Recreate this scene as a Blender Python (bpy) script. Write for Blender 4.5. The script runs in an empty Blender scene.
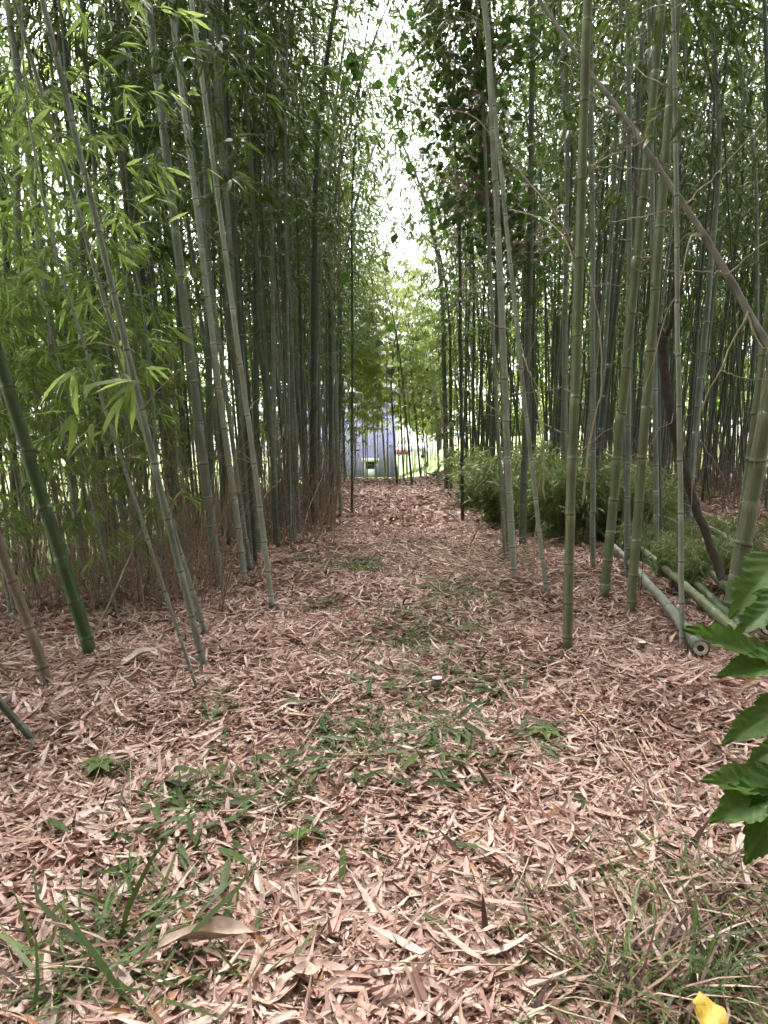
import bpy, math, random
import numpy as np
R = math.radians
rng = np.random.default_rng(7)
random.seed(7)
scene = bpy.context.scene
col = scene.collection

# ------------------------------------------------------------------ camera
F = 680.0; HZ = 455.0; CAMH = 0.75
PITCH = math.atan((512 - HZ) / F)
CAM = np.array([0, 0, CAMH])
cd = bpy.data.cameras.new('camera'); cam = bpy.data.objects.new('camera', cd); col.objects.link(cam)
cd.sensor_fit = 'VERTICAL'; cd.sensor_height = 36; cd.lens = F / 1024 * 36
cd.clip_start = 0.02; cd.clip_end = 2000
cam.location = CAM; cam.rotation_euler = (math.pi / 2 - PITCH, 0, 0)
scene.camera = cam
FW = np.array([0, math.cos(PITCH), -math.sin(PITCH)])
UP = np.array([0, math.sin(PITCH), math.cos(PITCH)])
RT = np.array([1., 0, 0])

def ray(px, py):
    return RT * (px - 384) / F + UP * (512 - py) / F + FW
def at(px, py, Y):                      # the point at distance Y (along the path) seen there in the photograph
    d = ray(px, py); return CAM + d * (Y / d[1])
def gh(x, y):                           # height of the ground
    x = np.asarray(x, float); y = np.asarray(y, float)
    h = 0.018 * np.sin(x * 3.1 + 1.3) * np.sin(y * 2.3) + 0.012 * np.sin(x * 6.3 + y * 4.1) + 0.008 * np.sin(y * 9.1 - x * 5)
    h = h * np.clip((y - 0.2) / 1.0, 0, 1)
    h = h - 0.02 * np.clip(y - 21, 0, 12) - 0.05 * np.clip(-1.5 - x, 0, 3)
    h = h + 0.45 * np.exp(-((x - 2.2) / 0.9) ** 2 - ((y - 18) / 3.0) ** 2)
    h = h + 0.02 * np.clip(x - 2.5, 0, 8)
    return h
def ground(px, py):
    d = ray(px, py); z = 0.0
    for _ in range(8):
        s = (z - CAMH) / d[2]; p = CAM + d * s; z = float(gh(p[0], p[1]))
    return np.array([p[0], p[1], z])
def project(p):
    v = np.asarray(p) - CAM; w = v @ FW
    return 384 + F * (v @ RT) / w, 512 - F * (v @ UP) / w, w
def nrm(v):
    v = np.asarray(v, float); return v / np.maximum(np.linalg.norm(v, axis=-1, keepdims=True), 1e-9)

# ------------------------------------------------------------------ mesh helpers
class Geo:
    """verts, faces, one colour per vertex and one material index per face, collected in arrays"""
    def __init__(s): s.v = []; s.f = []; s.t = []; s.m = []; s.c = []; s.n = 0
    def add(s, V, quads=None, tris=None, c=(0, 0, 0), m=0):
        V = np.asarray(V, float).reshape(-1, 3); n = len(V)
        C = np.broadcast_to(np.asarray(c, float), (n, 3))
        for q in (quads, tris):
            if q is None or len(q) == 0: continue
            q = np.asarray(q, np.int64); s.f.append((q + s.n).ravel()); s.t.append(np.full(len(q), q.shape[1]))
            s.m.append(np.full(len(q), m))
        s.v.append(V); s.c.append(C); s.n += n
    def mesh(s, name, mats, smooth=False):
        me = bpy.data.meshes.new(name)
        V = np.concatenate(s.v); L = np.concatenate(s.f).astype(np.int32); T = np.concatenate(s.t).astype(np.int32)
        me.vertices.add(len(V)); me.vertices.foreach_set('co', V.astype(np.float32).ravel())
        me.loops.add(len(L)); me.loops.foreach_set('vertex_index', L)
        me.polygons.add(len(T)); st = np.concatenate([[0], np.cumsum(T)[:-1]]).astype(np.int32)
        me.polygons.foreach_set('loop_start', st); me.polygons.foreach_set('loop_total', T)
        me.polygons.foreach_set('material_index', np.concatenate(s.m).astype(np.int32))
        if smooth: me.polygons.foreach_set('use_smooth', np.ones(len(T), bool))
        a = me.color_attributes.new('mark', 'FLOAT_COLOR', 'POINT')
        C = np.ones((len(V), 4), np.float32); C[:, :3] = np.concatenate(s.c); a.data.foreach_set('color', C.ravel())
        for mt in (mats if isinstance(mats, (list, tuple)) else [mats]): me.materials.append(mt)
        me.update(calc_edges=True); me.validate()
        return me

def link(name, data, parent=None, loc=None):
    o = bpy.data.objects.new(name, data); col.objects.link(o)
    if parent is not None: o.parent = parent
    if loc is not None: o.location = loc
    return o
def tag(o, label=None, cat=None, group=None, kind=None):
    if label: o['label'] = label
    if cat: o['category'] = cat
    if group: o['group'] = group
    if kind: o['kind'] = kind
    return o
def basis(d, spin=0.0):
    """rotation matrix whose Z is d"""
    from mathutils import Matrix, Vector
    z = nrm(d); x = np.cross([0, 1, 0], z); x = nrm(x); y = np.cross(z, x)
    M = np.stack([x, y, z], 1)
    c, s_ = math.cos(spin), math.sin(spin)
    return Matrix((M @ np.array([[c, -s_, 0], [s_, c, 0], [0, 0, 1]])).tolist())

# leaf outlines: (u along, v across, fold) and faces
T_LITTER = ([(0, 0), (.1, -.6), (.1, 0), (.1, .6), (.33, -1), (.33, 0), (.33, 1), (.68, -.78), (.68, 0), (.68, .78), (1, 0)],
            [(1, 4, 5, 2), (2, 5, 6, 3), (4, 7, 8, 5), (5, 8, 9, 6)], [(0, 1, 2), (0, 2, 3), (7, 10, 8), (8, 10, 9)])
T_LEAF = ([(0, 0), (.22, -.9), (.22, .9), (.6, -.85), (.6, .85), (1, 0)], [(1, 3, 4, 2)], [(0, 1, 2), (3, 5, 4)])
T_BLADE = ([(0, -.6), (0, .6), (.35, -1), (.35, 1), (.7, -.7), (.7, .7), (1, 0)], [(0, 2, 3, 1), (2, 4, 5, 3)], [(4, 6, 5)])
_o = [(0, 0), (.02, .28), (.12, .62), (.3, .95), (.5, .98), (.7, .7), (.86, .34), (1, 0)]
T_HEART = ([(u, -v) for u, v in _o] + [(u, v) for u, v in _o[1:-1]] + [(.35, 0), (.7, 0)], [], [])
_n = len(_o); _ring = list(range(_n)) + list(range(_n + len(_o) - 3, _n - 1, -1))
T_HEART = (T_HEART[0], [], [(_ring[i], _ring[(i + 1) % len(_ring)], (_n + len(_o) - 2)) for i in range(len(_ring))])

def leaves(g, T, P, D, N, L, W, curl, fold, c, m=0, twist=None):
    pts, quads, tris = T; k = len(pts); n = len(P)
    if n == 0: return
    D = nrm(D); S = nrm(np.cross(D, N)); N = np.cross(S, D)
    L = np.broadcast_to(L, (n,)); W = np.broadcast_to(W, (n,)); curl = np.broadcast_to(curl, (n,)); fold = np.broadcast_to(fold, (n,))
    V = np.zeros((n, k, 3))
    for i, (u, v) in enumerate(pts):
        sd = S; nn = N
        if twist is not None:
            a = (twist * u)[:, None]; sd = S * np.cos(a) + N * np.sin(a); nn = N * np.cos(a) - S * np.sin(a)
        V[:, i] = P + D * (u * L)[:, None] + sd * (v * W / 2)[:, None] + nn * (-curl * L * u * u + fold * abs(v) * W / 2)[:, None]
    off = (np.arange(n) * k)[:, None, None]
    q = (off + np.array(quads)[None]).reshape(-1, 4) if len(quads) else None
    t = (off + np.array(tris)[None]).reshape(-1, 3) if len(tris) else None
    C = np.repeat(np.broadcast_to(np.asarray(c, float), (n, 3)), k, axis=0)
    g.add(V.reshape(-1, 3), q, t, C, m)

def segs(g, A, B, ra, rb, c=(0, 0, 0), m=0, sides=3):
    A = np.asarray(A, float).reshape(-1, 3); B = np.asarray(B, float).reshape(-1, 3); n = len(A)
    if n == 0: return
    d = nrm(B - A); h = np.where(np.abs(d[:, 2:3]) > .9, np.array([[1., 0, 0]]), np.array([[0, 0, 1.]]))
    x = nrm(np.cross(d, h)); y = np.cross(d, x)
    ra = np.broadcast_to(ra, (n,)); rb = np.broadcast_to(rb, (n,))
    V = np.zeros((n, 2 * sides, 3))
    for i in range(sides):
        a = 2 * math.pi * i / sides; o = x * math.cos(a) + y * math.sin(a)
        V[:, i] = A + o * ra[:, None]; V[:, sides + i] = B + o * rb[:, None]
    q = np.array([(i, (i + 1) % sides, sides + (i + 1) % sides, sides + i) for i in range(sides)])
    Q = ((np.arange(n) * 2 * sides)[:, None, None] + q[None]).reshape(-1, 4)
    C = np.repeat(np.broadcast_to(np.asarray(c, float), (n, 3)), 2 * sides, axis=0)
    g.add(V.reshape(-1, 3), Q, None, C, m)

def tube(g, P, r, sides=10, c=None, m=0, caps=True):
    P = np.asarray(P, float); n = len(P); r = np.broadcast_to(r, (n,))
    T = nrm(np.gradient(P, axis=0)); x = np.cross(T[0], [0, 1, 0.01]); X = np.zeros_like(P)
    for i in range(n):
        x = nrm(x - T[i] * (x @ T[i])); X[i] = x
    Y = np.cross(T, X); a = np.arange(sides) * 2 * math.pi / sides
    V = P[:, None] + (X[:, None] * np.cos(a)[None, :, None] + Y[:, None] * np.sin(a)[None, :, None]) * r[:, None, None]
    i = np.arange(n - 1)[:, None]; j = np.arange(sides)[None]
    Q = np.stack([i * sides + j, i * sides + (j + 1) % sides, (i + 1) * sides + (j + 1) % sides, (i + 1) * sides + j], -1).reshape(-1, 4)
    C = np.zeros((n, 3)) if c is None else np.asarray(c)
    C = np.repeat(np.broadcast_to(C, (n, 3)), sides, axis=0)
    V = V.reshape(-1, 3); tr = None
    if caps:
        V = np.concatenate([V, P[:1], P[-1:]]); k = n * sides; C = np.concatenate([C, C[:1], C[-1:]])
        jj = np.arange(sides)
        tr = np.concatenate([np.stack([(jj + 1) % sides, jj, np.full(sides, k)], 1),
                             np.stack([(n - 1) * sides + jj, (n - 1) * sides + (jj + 1) % sides, np.full(sides, k + 1)], 1)])
    g.add(V, Q, tr, C, m)

def smooth_line(pts, n):
    pts = np.asarray(pts, float); k = len(pts); t = np.linspace(0, k - 1, n); out = []
    for u in t:
        i = min(int(u), k - 2); f = u - i
        p0 = pts[max(i - 1, 0)]; p1 = pts[i]; p2 = pts[i + 1]; p3 = pts[min(i + 2, k - 1)]
        out.append(.5 * ((2 * p1) + (p2 - p0) * f + (2 * p0 - 5 * p1 + 4 * p2 - p3) * f * f + (3 * p1 - p0 - 3 * p2 + p3) * f ** 3))
    return np.array(out)

def box(g, a, b, m=0, c=(0, 0, 0)):
    x0, y0, z0 = a; x1, y1, z1 = b
    V = [(x0, y0, z0), (x1, y0, z0), (x1, y1, z0), (x0, y1, z0), (x0, y0, z1), (x1, y0, z1), (x1, y1, z1), (x0, y1, z1)]
    g.add(V, [(0, 3, 2, 1), (4, 5, 6, 7), (0, 1, 5, 4), (1, 2, 6, 5), (2, 3, 7, 6), (3, 0, 4, 7)], None, c, m)

# ------------------------------------------------------------------ materials
def material(name):
    m = bpy.data.materials.new(name); m.use_nodes = True; nt = m.node_tree
    return m, nt, nt.nodes['Principled BSDF']
def node(nt, t, **kw):
    n = nt.nodes.new(t)
    for k, v in kw.items(): setattr(n, k, v)
    return n
def mixc(nt, fac, a, b, bt='MIX'):
    n = node(nt, 'ShaderNodeMix', data_type='RGBA', blend_type=bt)
    for i, v in ((0, fac), (6, a), (7, b)):
        if hasattr(v, 'is_linked') or hasattr(v, 'links'): nt.links.new(v, n.inputs[i])
        else: n.inputs[i].default_value = v if i == 0 else (*v, 1)
    return n.outputs[2]
def ramp(nt, fac, stops):
    n = node(nt, 'ShaderNodeValToRGB'); nt.links.new(fac, n.inputs[0]); e = n.color_ramp.elements
    while len(e) < len(stops): e.new(.5)
    for el, (p, c) in zip(e, stops): el.position = p; el.color = (*c, 1)
    return n.outputs[0]
def noise(nt, scale, detail=4, vec=None, rough=.6):
    n = node(nt, 'ShaderNodeTexNoise'); n.inputs['Scale'].default_value = scale; n.inputs['Detail'].default_value = detail
    n.inputs['Roughness'].default_value = rough
    if vec is not None: nt.links.new(vec, n.inputs['Vector'])
    return n.outputs['Fac']
def objco(nt, scale=(1, 1, 1)):
    t = node(nt, 'ShaderNodeTexCoord'); mp = node(nt, 'ShaderNodeMapping'); mp.inputs['Scale'].default_value = scale
    nt.links.new(t.outputs['Object'], mp.inputs['Vector']); return mp.outputs[0]
def marks(nt):
    a = node(nt, 'ShaderNodeAttribute', attribute_name='mark'); s = node(nt, 'ShaderNodeSeparateColor')
    nt.links.new(a.outputs['Color'], s.inputs[0]); return s.outputs
def bump(nt, b, h, strength=.3, dist=.01):
    n = node(nt, 'ShaderNodeBump'); n.inputs['Strength'].default_value = strength; n.inputs['Distance'].default_value = dist
    nt.links.new(h, n.inputs['Height']); nt.links.new(n.outputs[0], b.inputs['Normal'])

def leaf_material(name, dark, mid, light, trans, tw=.5, rough=.42):
    m, nt, b = material(name)
    s = marks(nt); oi = node(nt, 'ShaderNodeObjectInfo')
    add = node(nt, 'ShaderNodeMath', operation='MULTIPLY_ADD'); nt.links.new(oi.outputs['Random'], add.inputs[0]); add.inputs[1].default_value = .35
    nt.links.new(s[0], add.inputs[2])
    sub = node(nt, 'ShaderNodeMath', operation='SUBTRACT'); nt.links.new(add.outputs[0], sub.inputs[0]); sub.inputs[1].default_value = .17
    c = ramp(nt, sub.outputs[0], [(0, dark), (.5, mid), (1, light)])
    nt.links.new(c, b.inputs['Base Color']); b.inputs['Roughness'].default_value = rough
    b.inputs['Specular IOR Level'].default_value = .22
    tr = node(nt, 'ShaderNodeBsdfTranslucent'); c2 = mixc(nt, .6, c, trans)
    nt.links.new(c2, tr.inputs['Color'])
    mx = node(nt, 'ShaderNodeMixShader'); mx.inputs[0].default_value = tw
    nt.links.new(b.outputs[0], mx.inputs[1]); nt.links.new(tr.outputs[0], mx.inputs[2])
    nt.links.new(mx.outputs[0], nt.nodes['Material Output'].inputs['Surface'])
    return m
M = {}
M['leaf'] = leaf_material('bamboo leaf', (.022, .042, .013), (.04, .07, .02), (.08, .12, .036), (.2, .3, .055), .3)
M['leaf_lit'] = leaf_material('young backlit bamboo leaf', (.055, .1, .028), (.09, .155, .04), (.16, .23, .07), (.46, .6, .16), .62)  # lighter copy of the bamboo leaf; backlight is put into its colour
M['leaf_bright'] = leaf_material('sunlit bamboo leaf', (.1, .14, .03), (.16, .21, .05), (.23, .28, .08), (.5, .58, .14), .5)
M['leaf_low'] = leaf_material('dwarf bamboo leaf', (.07, .1, .03), (.12, .165, .05), (.2, .25, .085), (.3, .4, .1), .4)
M['leaf_vine'] = leaf_material('vine leaf', (.015, .035, .01), (.028, .06, .016), (.06, .11, .03), (.12, .24, .04), .35, .5)
M['leaf_tree'] = leaf_material('broad tree leaf', (.06, .1, .025), (.1, .16, .035), (.17, .23, .05), (.36, .46, .09), .5)
M['leaf_shrub'] = leaf_material('lobed shrub leaf', (.04, .085, .018), (.07, .13, .03), (.13, .19, .06), (.2, .36, .06), .35, .5)
M['grass'] = leaf_material('grass blade', (.045, .07, .022), (.08, .12, .036), (.15, .19, .065), (.22, .32, .08), .3, .5)

def culm_material(name, c1, c2, pale, scar=(.05, .045, .03), rough=.38):
    m, nt, b = material(name); s = marks(nt); oi = node(nt, 'ShaderNodeObjectInfo')
    base = mixc(nt, oi.outputs['Random'], c1, c2)
    st = noise(nt, 1, 5, objco(nt, (60, 60, 2.2)))
    base = mixc(nt, ramp(nt, st, [(.35, (0, 0, 0)), (.75, (.55, .55, .55))]), base, pale)
    bl = noise(nt, 9, 5, objco(nt, (1, 1, .45)))
    base = mixc(nt, ramp(nt, bl, [(.46, (0, 0, 0)), (.72, (.7, .7, .7))]), base, (.075, .07, .042))
    sp = noise(nt, 90, 2, objco(nt))
    base = mixc(nt, ramp(nt, sp, [(.66, (0, 0, 0)), (.74, (.6, .6, .6))]), base, scar)
    base = mixc(nt, s[0], base, tuple(min(1, x * 1.5 + .05) for x in pale))
    base = mixc(nt, s[1], base, scar)
    nt.links.new(base, b.inputs['Base Color'])
    nt.links.new(ramp(nt, bl, [(.3, (rough,) * 3), (.7, (min(1, rough + .3),) * 3)]), b.inputs['Roughness'])
    bump(nt, b, st, .15, .002)
    return m
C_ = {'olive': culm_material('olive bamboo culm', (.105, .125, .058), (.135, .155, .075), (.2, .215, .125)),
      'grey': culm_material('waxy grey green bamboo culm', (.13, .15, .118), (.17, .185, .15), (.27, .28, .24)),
      'shade': culm_material('shaded green bamboo culm', (.06, .075, .045), (.08, .095, .06), (.13, .145, .11)),  # darker copy for grove stalks, shade put into the colour
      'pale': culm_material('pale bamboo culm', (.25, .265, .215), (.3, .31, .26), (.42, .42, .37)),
      'dark': culm_material('dark green bamboo culm', (.022, .031, .018), (.036, .046, .028), (.07, .083, .058)),  # on stalks deep in the groves this colour also carries their shade
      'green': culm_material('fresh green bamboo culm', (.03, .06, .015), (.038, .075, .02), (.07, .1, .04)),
      'brown': culm_material('dry brown bamboo culm', (.15, .115, .085), (.19, .14, .105), (.25, .2, .155)),
      'straw': culm_material('straw coloured dead bamboo', (.36, .29, .19), (.42, .33, .22), (.5, .42, .3)),
      'bark': culm_material('dark dead wood', (.055, .04, .032), (.08, .06, .045), (.13, .1, .08), rough=.8)}
def plain(name, c, rough=.7, var=.25, scale=20, bmp=.2):
    m, nt, b = material(name); n = noise(nt, scale, 5, objco(nt))
    nt.links.new(ramp(nt, n, [(.3, tuple(x * (1 - var) for x in c)), (.7, tuple(min(1, x * (1 + var)) for x in c))]), b.inputs['Base Color'])
    b.inputs['Roughness'].default_value = rough; bump(nt, b, n, bmp, .005); return m
M['twig'] = plain('bamboo twig', (.15, .16, .08), .6)
M['twig_dry'] = plain('dry twig', (.27, .19, .13), .8)
M['twig_red'] = plain('reddish dead stems', (.2, .14, .105), .85)

def litter_material():
    m, nt, b = material('dry bamboo leaf')
    s = marks(nt)
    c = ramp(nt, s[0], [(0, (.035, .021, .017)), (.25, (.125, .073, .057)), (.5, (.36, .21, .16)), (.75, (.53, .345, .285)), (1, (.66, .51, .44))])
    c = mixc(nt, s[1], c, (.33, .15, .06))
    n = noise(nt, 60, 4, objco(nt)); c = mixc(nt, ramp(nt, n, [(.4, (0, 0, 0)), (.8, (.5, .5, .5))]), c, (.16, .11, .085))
    nt.links.new(c, b.inputs['Base Color']); b.inputs['Roughness'].default_value = .55; b.inputs['Specular IOR Level'].default_value = .3
    tr = node(nt, 'ShaderNodeBsdfTranslucent'); nt.links.new(c, tr.inputs['Color'])
    mx = node(nt, 'ShaderNodeMixShader'); mx.inputs[0].default_value = .15
    nt.links.new(b.outputs[0], mx.inputs[1]); nt.links.new(tr.outputs[0], mx.inputs[2])
    nt.links.new(mx.outputs[0], nt.nodes['Material Output'].inputs['Surface'])
    return m
M['litter'] = litter_material()
def floor_material():
    m, nt, b = material('soil under dry leaves')
    v = node(nt, 'ShaderNodeTexVoronoi'); v.inputs['Scale'].default_value = 28; nt.links.new(objco(nt, (1, .45, 1)), v.inputs['Vector'])
    sc = node(nt, 'ShaderNodeSeparateColor'); nt.links.new(v.outputs['Color'], sc.inputs[0])
    c = ramp(nt, sc.outputs[0], [(0, (.06, .042, .033)), (.4, (.17, .115, .09)), (1, (.33, .23, .185))])
    n = noise(nt, 1.5, 6, objco(nt)); c = mixc(nt, ramp(nt, n, [(.4, (0, 0, 0)), (.7, (.5, .5, .5))]), c, (.12, .085, .06))
    nt.links.new(c, b.inputs['Base Color']); b.inputs['Roughness'].default_value = .9; bump(nt, b, sc.outputs[0], .6, .02); return m
M['floor'] = floor_material()
def lawn_material():
    m, nt, b = material('mown grass')
    n = noise(nt, 30, 6, objco(nt)); n2 = noise(nt, .6, 4, objco(nt))
    c = ramp(nt, n, [(.3, (.07, .11, .02)), (.7, (.17, .23, .05))]); c = mixc(nt, ramp(nt, n2, [(.4, (0, 0, 0)), (.65, (.7, .7, .7))]), c, (.2, .22, .07))
    nt.links.new(c, b.inputs['Base Color']); b.inputs['Roughness'].default_value = .85; bump(nt, b, n, .5, .03); return m
M['lawn'] = lawn_material()
M['purple'] = plain('periwinkle painted siding', (.56, .52, .97), .6, .05, 3, .05)
M['white'] = plain('white paint', (.78, .78, .76), .5, .05, 5, .05)
M['red'] = plain('red trim', (.45, .12, .12), .5, .1)
M['roof'] = plain('grey roof sheet', (.3, .31, .33), .5, .1)
M['cut'] = plain('cut bamboo wood', (.72, .66, .54), .7, .1, 80)
M['dead_bark'] = plain('dead bark', (.05, .036, .028), .9, .4, 30, .6)
M['hollow'] = plain('dark hollow', (.05, .04, .03), .9)
M['sheath'] = plain('dry culm sheath', (.42, .32, .25), .7, .25, 45)
M['yellow'] = plain('yellow fallen leaf', (.5, .33, .045), .6, .35, 90)
m, nt, b = material('window glass'); b.inputs['Base Color'].default_value = (.03, .035, .04, 1); b.inputs['Roughness'].default_value = .08; M['glass'] = m
M['bark'] = plain('tree bark', (.13, .105, .08), .9, .35, 25, .6)

# ------------------------------------------------------------------ ground
def sheet(name, xs, ys, mat, dz=0.0, edge=None):
    X, Y = np.meshgrid(xs, ys); Z = gh(X, Y) + dz
    if edge is not None: Z = Z - edge(X, Y)
    nx = len(xs); ny = len(ys); g = Geo()
    i = np.arange(ny - 1)[:, None]; j = np.arange(nx - 1)[None]
    Q = np.stack([i * nx + j, i * nx + j + 1, (i + 1) * nx + j + 1, (i + 1) * nx + j], -1).reshape(-1, 4)
    g.add(np.stack([X, Y, Z], -1).reshape(-1, 3), Q)
    return tag(link(name, g.mesh(name, mat, True)), kind='structure')
far = np.array([14, 18, 24, 32, 45, 70, 120, 250, 600, 1200])
sheet('ground', np.concatenate([-far[::-1], np.linspace(-12, 12, 90), far]), np.concatenate([-far[::-1], np.linspace(-12, 40, 160), far[4:]]), M['lawn'], -.06)
tag(bpy.data.objects['ground'], 'pale green mown ground around the grove', kind='structure')
o = sheet('path', np.linspace(-2.3, 14, 160), np.linspace(-1.5, 22.5, 240), M['floor'], 0.0,
          lambda x, y: .12 * np.clip((-1.95 - x + .2 * np.sin(y * 3)) / .3, 0, 1) + .12 * np.clip((y - 21.5) / 1, 0, 1))
tag(o, 'brown forest path and floor between the bamboos', kind='structure')

# dry leaves: one mass
def scatter(n, y0, y1, xf, power):
    u = rng.random(n); y = (y0 ** (1 - power) + u * (y1 ** (1 - power) - y0 ** (1 - power))) ** (1 / (1 - power))
    lo, hi = xf(y); return lo + rng.random(n) * (hi - lo), y
def litter(g, x, y, L0, L1, lift, tilt, cmean, W0=.11, W1=.19):
    n = len(x); a = rng.random(n) * 2 * math.pi
    e = rng.normal(0, tilt, n)
    D = np.stack([np.cos(a) * np.cos(e), np.sin(a) * np.cos(e), np.sin(e)], 1)
    N = nrm(np.stack([rng.normal(0, tilt * 1.3, n), rng.normal(0, tilt * 1.3, n), np.ones(n)], 1))
    L = L0 + (L1 - L0) * rng.random(n) ** 1.3; W = L * (W0 + (W1 - W0) * rng.random(n))
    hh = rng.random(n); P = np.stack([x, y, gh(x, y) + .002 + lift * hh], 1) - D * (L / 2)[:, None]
    P[:, 2] = np.maximum(P[:, 2], gh(P[:, 0], P[:, 1]) + .001)
    c = np.zeros((n, 3)); c[:, 0] = np.clip(rng.normal(cmean - .45 + .75 * hh, .17, n), 0, 1)   # lower leaves coloured darker, painting the shade in the gaps of the pile
    c[:, 1] = np.where(rng.random(n) < .02, .9, np.where(rng.random(n) < .1, .3, 0))
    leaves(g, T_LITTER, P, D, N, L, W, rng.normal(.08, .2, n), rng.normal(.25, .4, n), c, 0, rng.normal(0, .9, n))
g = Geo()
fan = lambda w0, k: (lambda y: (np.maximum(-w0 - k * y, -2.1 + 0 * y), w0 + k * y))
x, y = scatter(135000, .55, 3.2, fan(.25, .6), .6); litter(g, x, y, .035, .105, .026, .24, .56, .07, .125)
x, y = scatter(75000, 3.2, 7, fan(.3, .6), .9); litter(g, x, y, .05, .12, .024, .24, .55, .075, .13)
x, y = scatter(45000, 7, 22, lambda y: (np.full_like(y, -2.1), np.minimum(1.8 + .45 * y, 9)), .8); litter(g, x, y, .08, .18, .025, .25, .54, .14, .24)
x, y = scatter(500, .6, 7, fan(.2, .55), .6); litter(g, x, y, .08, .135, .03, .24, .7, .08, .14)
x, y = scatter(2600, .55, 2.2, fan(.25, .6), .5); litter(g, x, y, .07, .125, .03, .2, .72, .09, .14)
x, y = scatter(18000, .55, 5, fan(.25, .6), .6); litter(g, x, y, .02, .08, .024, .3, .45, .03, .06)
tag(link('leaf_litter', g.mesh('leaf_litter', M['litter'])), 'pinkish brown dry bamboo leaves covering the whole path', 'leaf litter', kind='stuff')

# fallen green leaves and snippets strewn on the path
g = Geo()
blobs = [(355, 570, .16, 130), (455, 595, .12, 90), (430, 630, .16, 110), (350, 755, .10, 70), (440, 745, .12, 80), (540, 745, .05, 14), (480, 690, .1, 50), (240, 820, .12, 70), (190, 810, .06, 24), (320, 610, .05, 14), (400, 690, .14, 60), (210, 715, .03, 10), (300, 560, .06, 20), (100, 785, .03, 5), (500, 560, .2, 50)]
for px, py, s_, n in blobs:
    p = ground(px, py); n = n * 2; xy = rng.normal(0, 1, (n, 2)) * [s_, s_ * 1.5] + p[:2]
    a = rng.random(n) * 6.28; e = rng.normal(.05, .15, n); D = np.stack([np.cos(a) * np.cos(e), np.sin(a) * np.cos(e), np.sin(e)], 1)
    N = nrm(np.stack([rng.normal(0, .4, n), rng.normal(0, .4, n), np.ones(n)], 1)); L = .04 + .06 * rng.random(n)
    P = np.column_stack([xy, gh(xy[:, 0], xy[:, 1]) + .024 + .02 * rng.random(n)])
    leaves(g, T_LITTER, P, D, N, L, L * .15, .1, .2, np.column_stack([rng.random(n) * .7, np.zeros((n, 2))]))
tag(link('green_leaf_litter', g.mesh('green_leaf_litter', M['grass'])), 'cut green bamboo leaves strewn over the dry litter', 'leaves', kind='stuff')

# ------------------------------------------------------------------ bamboo
ARCH = .16
def axis_pt(t, H, arch=ARCH):
    t = np.asarray(t, float); b = np.clip(t - .4, 0, 1)
    return np.stack([arch * H * b ** 2 / .36, .01 * H * np.sin(t * 5) * t, t * H * (1 - .06 * b)], -1)
def culm_geo(g, H, r, seed, sides=10, detail=True, m=0, foot=.1, arch=ARCH):
    q = np.random.default_rng(seed); z = foot * .4; nodes = []; step = foot
    while z < H * .97:
        nodes.append(z); z += step * (1 + q.normal(0, .05)); step = min(step + .025, .27 if r > .012 else .2)
    zs = [0, .05, .09]; rs = [1.35, 1.22, 1.06]; cs = [(0, .5, 0), (0, .35, 0), (0, .1, 0)]
    for k in nodes:
        if detail:
            zs += [k - .04, k - .006, k, k + .005, k + .018]; rs += [.985, 1.0, 1.13, 1.04, .985]
            w = q.random() * .4 + .15
            cs += [(0, 0, 0), (w, 0, 0), (0, .75, 0), (w * .7, 0, 0), (0, 0, 0)]
        else: zs += [k]; rs += [1.05]; cs += [(.25, .2, 0)]
    zs.append(H); rs.append(.9); cs.append((0, 0, 0))
    zs = np.array(zs); o = np.argsort(zs, kind='stable'); zs = zs[o]; rs = np.array(rs)[o]; cs = np.array(cs, float)[o]
    keep = np.concatenate([[True], np.diff(zs) > 1e-4]); zs, rs, cs = zs[keep], rs[keep], cs[keep]
    t = zs / H; P = axis_pt(t, H, arch)
    w = np.cumsum(q.normal(0, .0018, (len(nodes) + 1, 2)), 0)
    kk = np.searchsorted(nodes, zs, side='right'); P[:, :2] += w[np.minimum(kk, len(w) - 1)] * np.minimum(1, zs[:, None] / .3) * (r / .02)
    tube(g, P, r * rs * (1 - .78 * t ** 1.4), sides, cs, m)
    return np.array(nodes)

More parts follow.
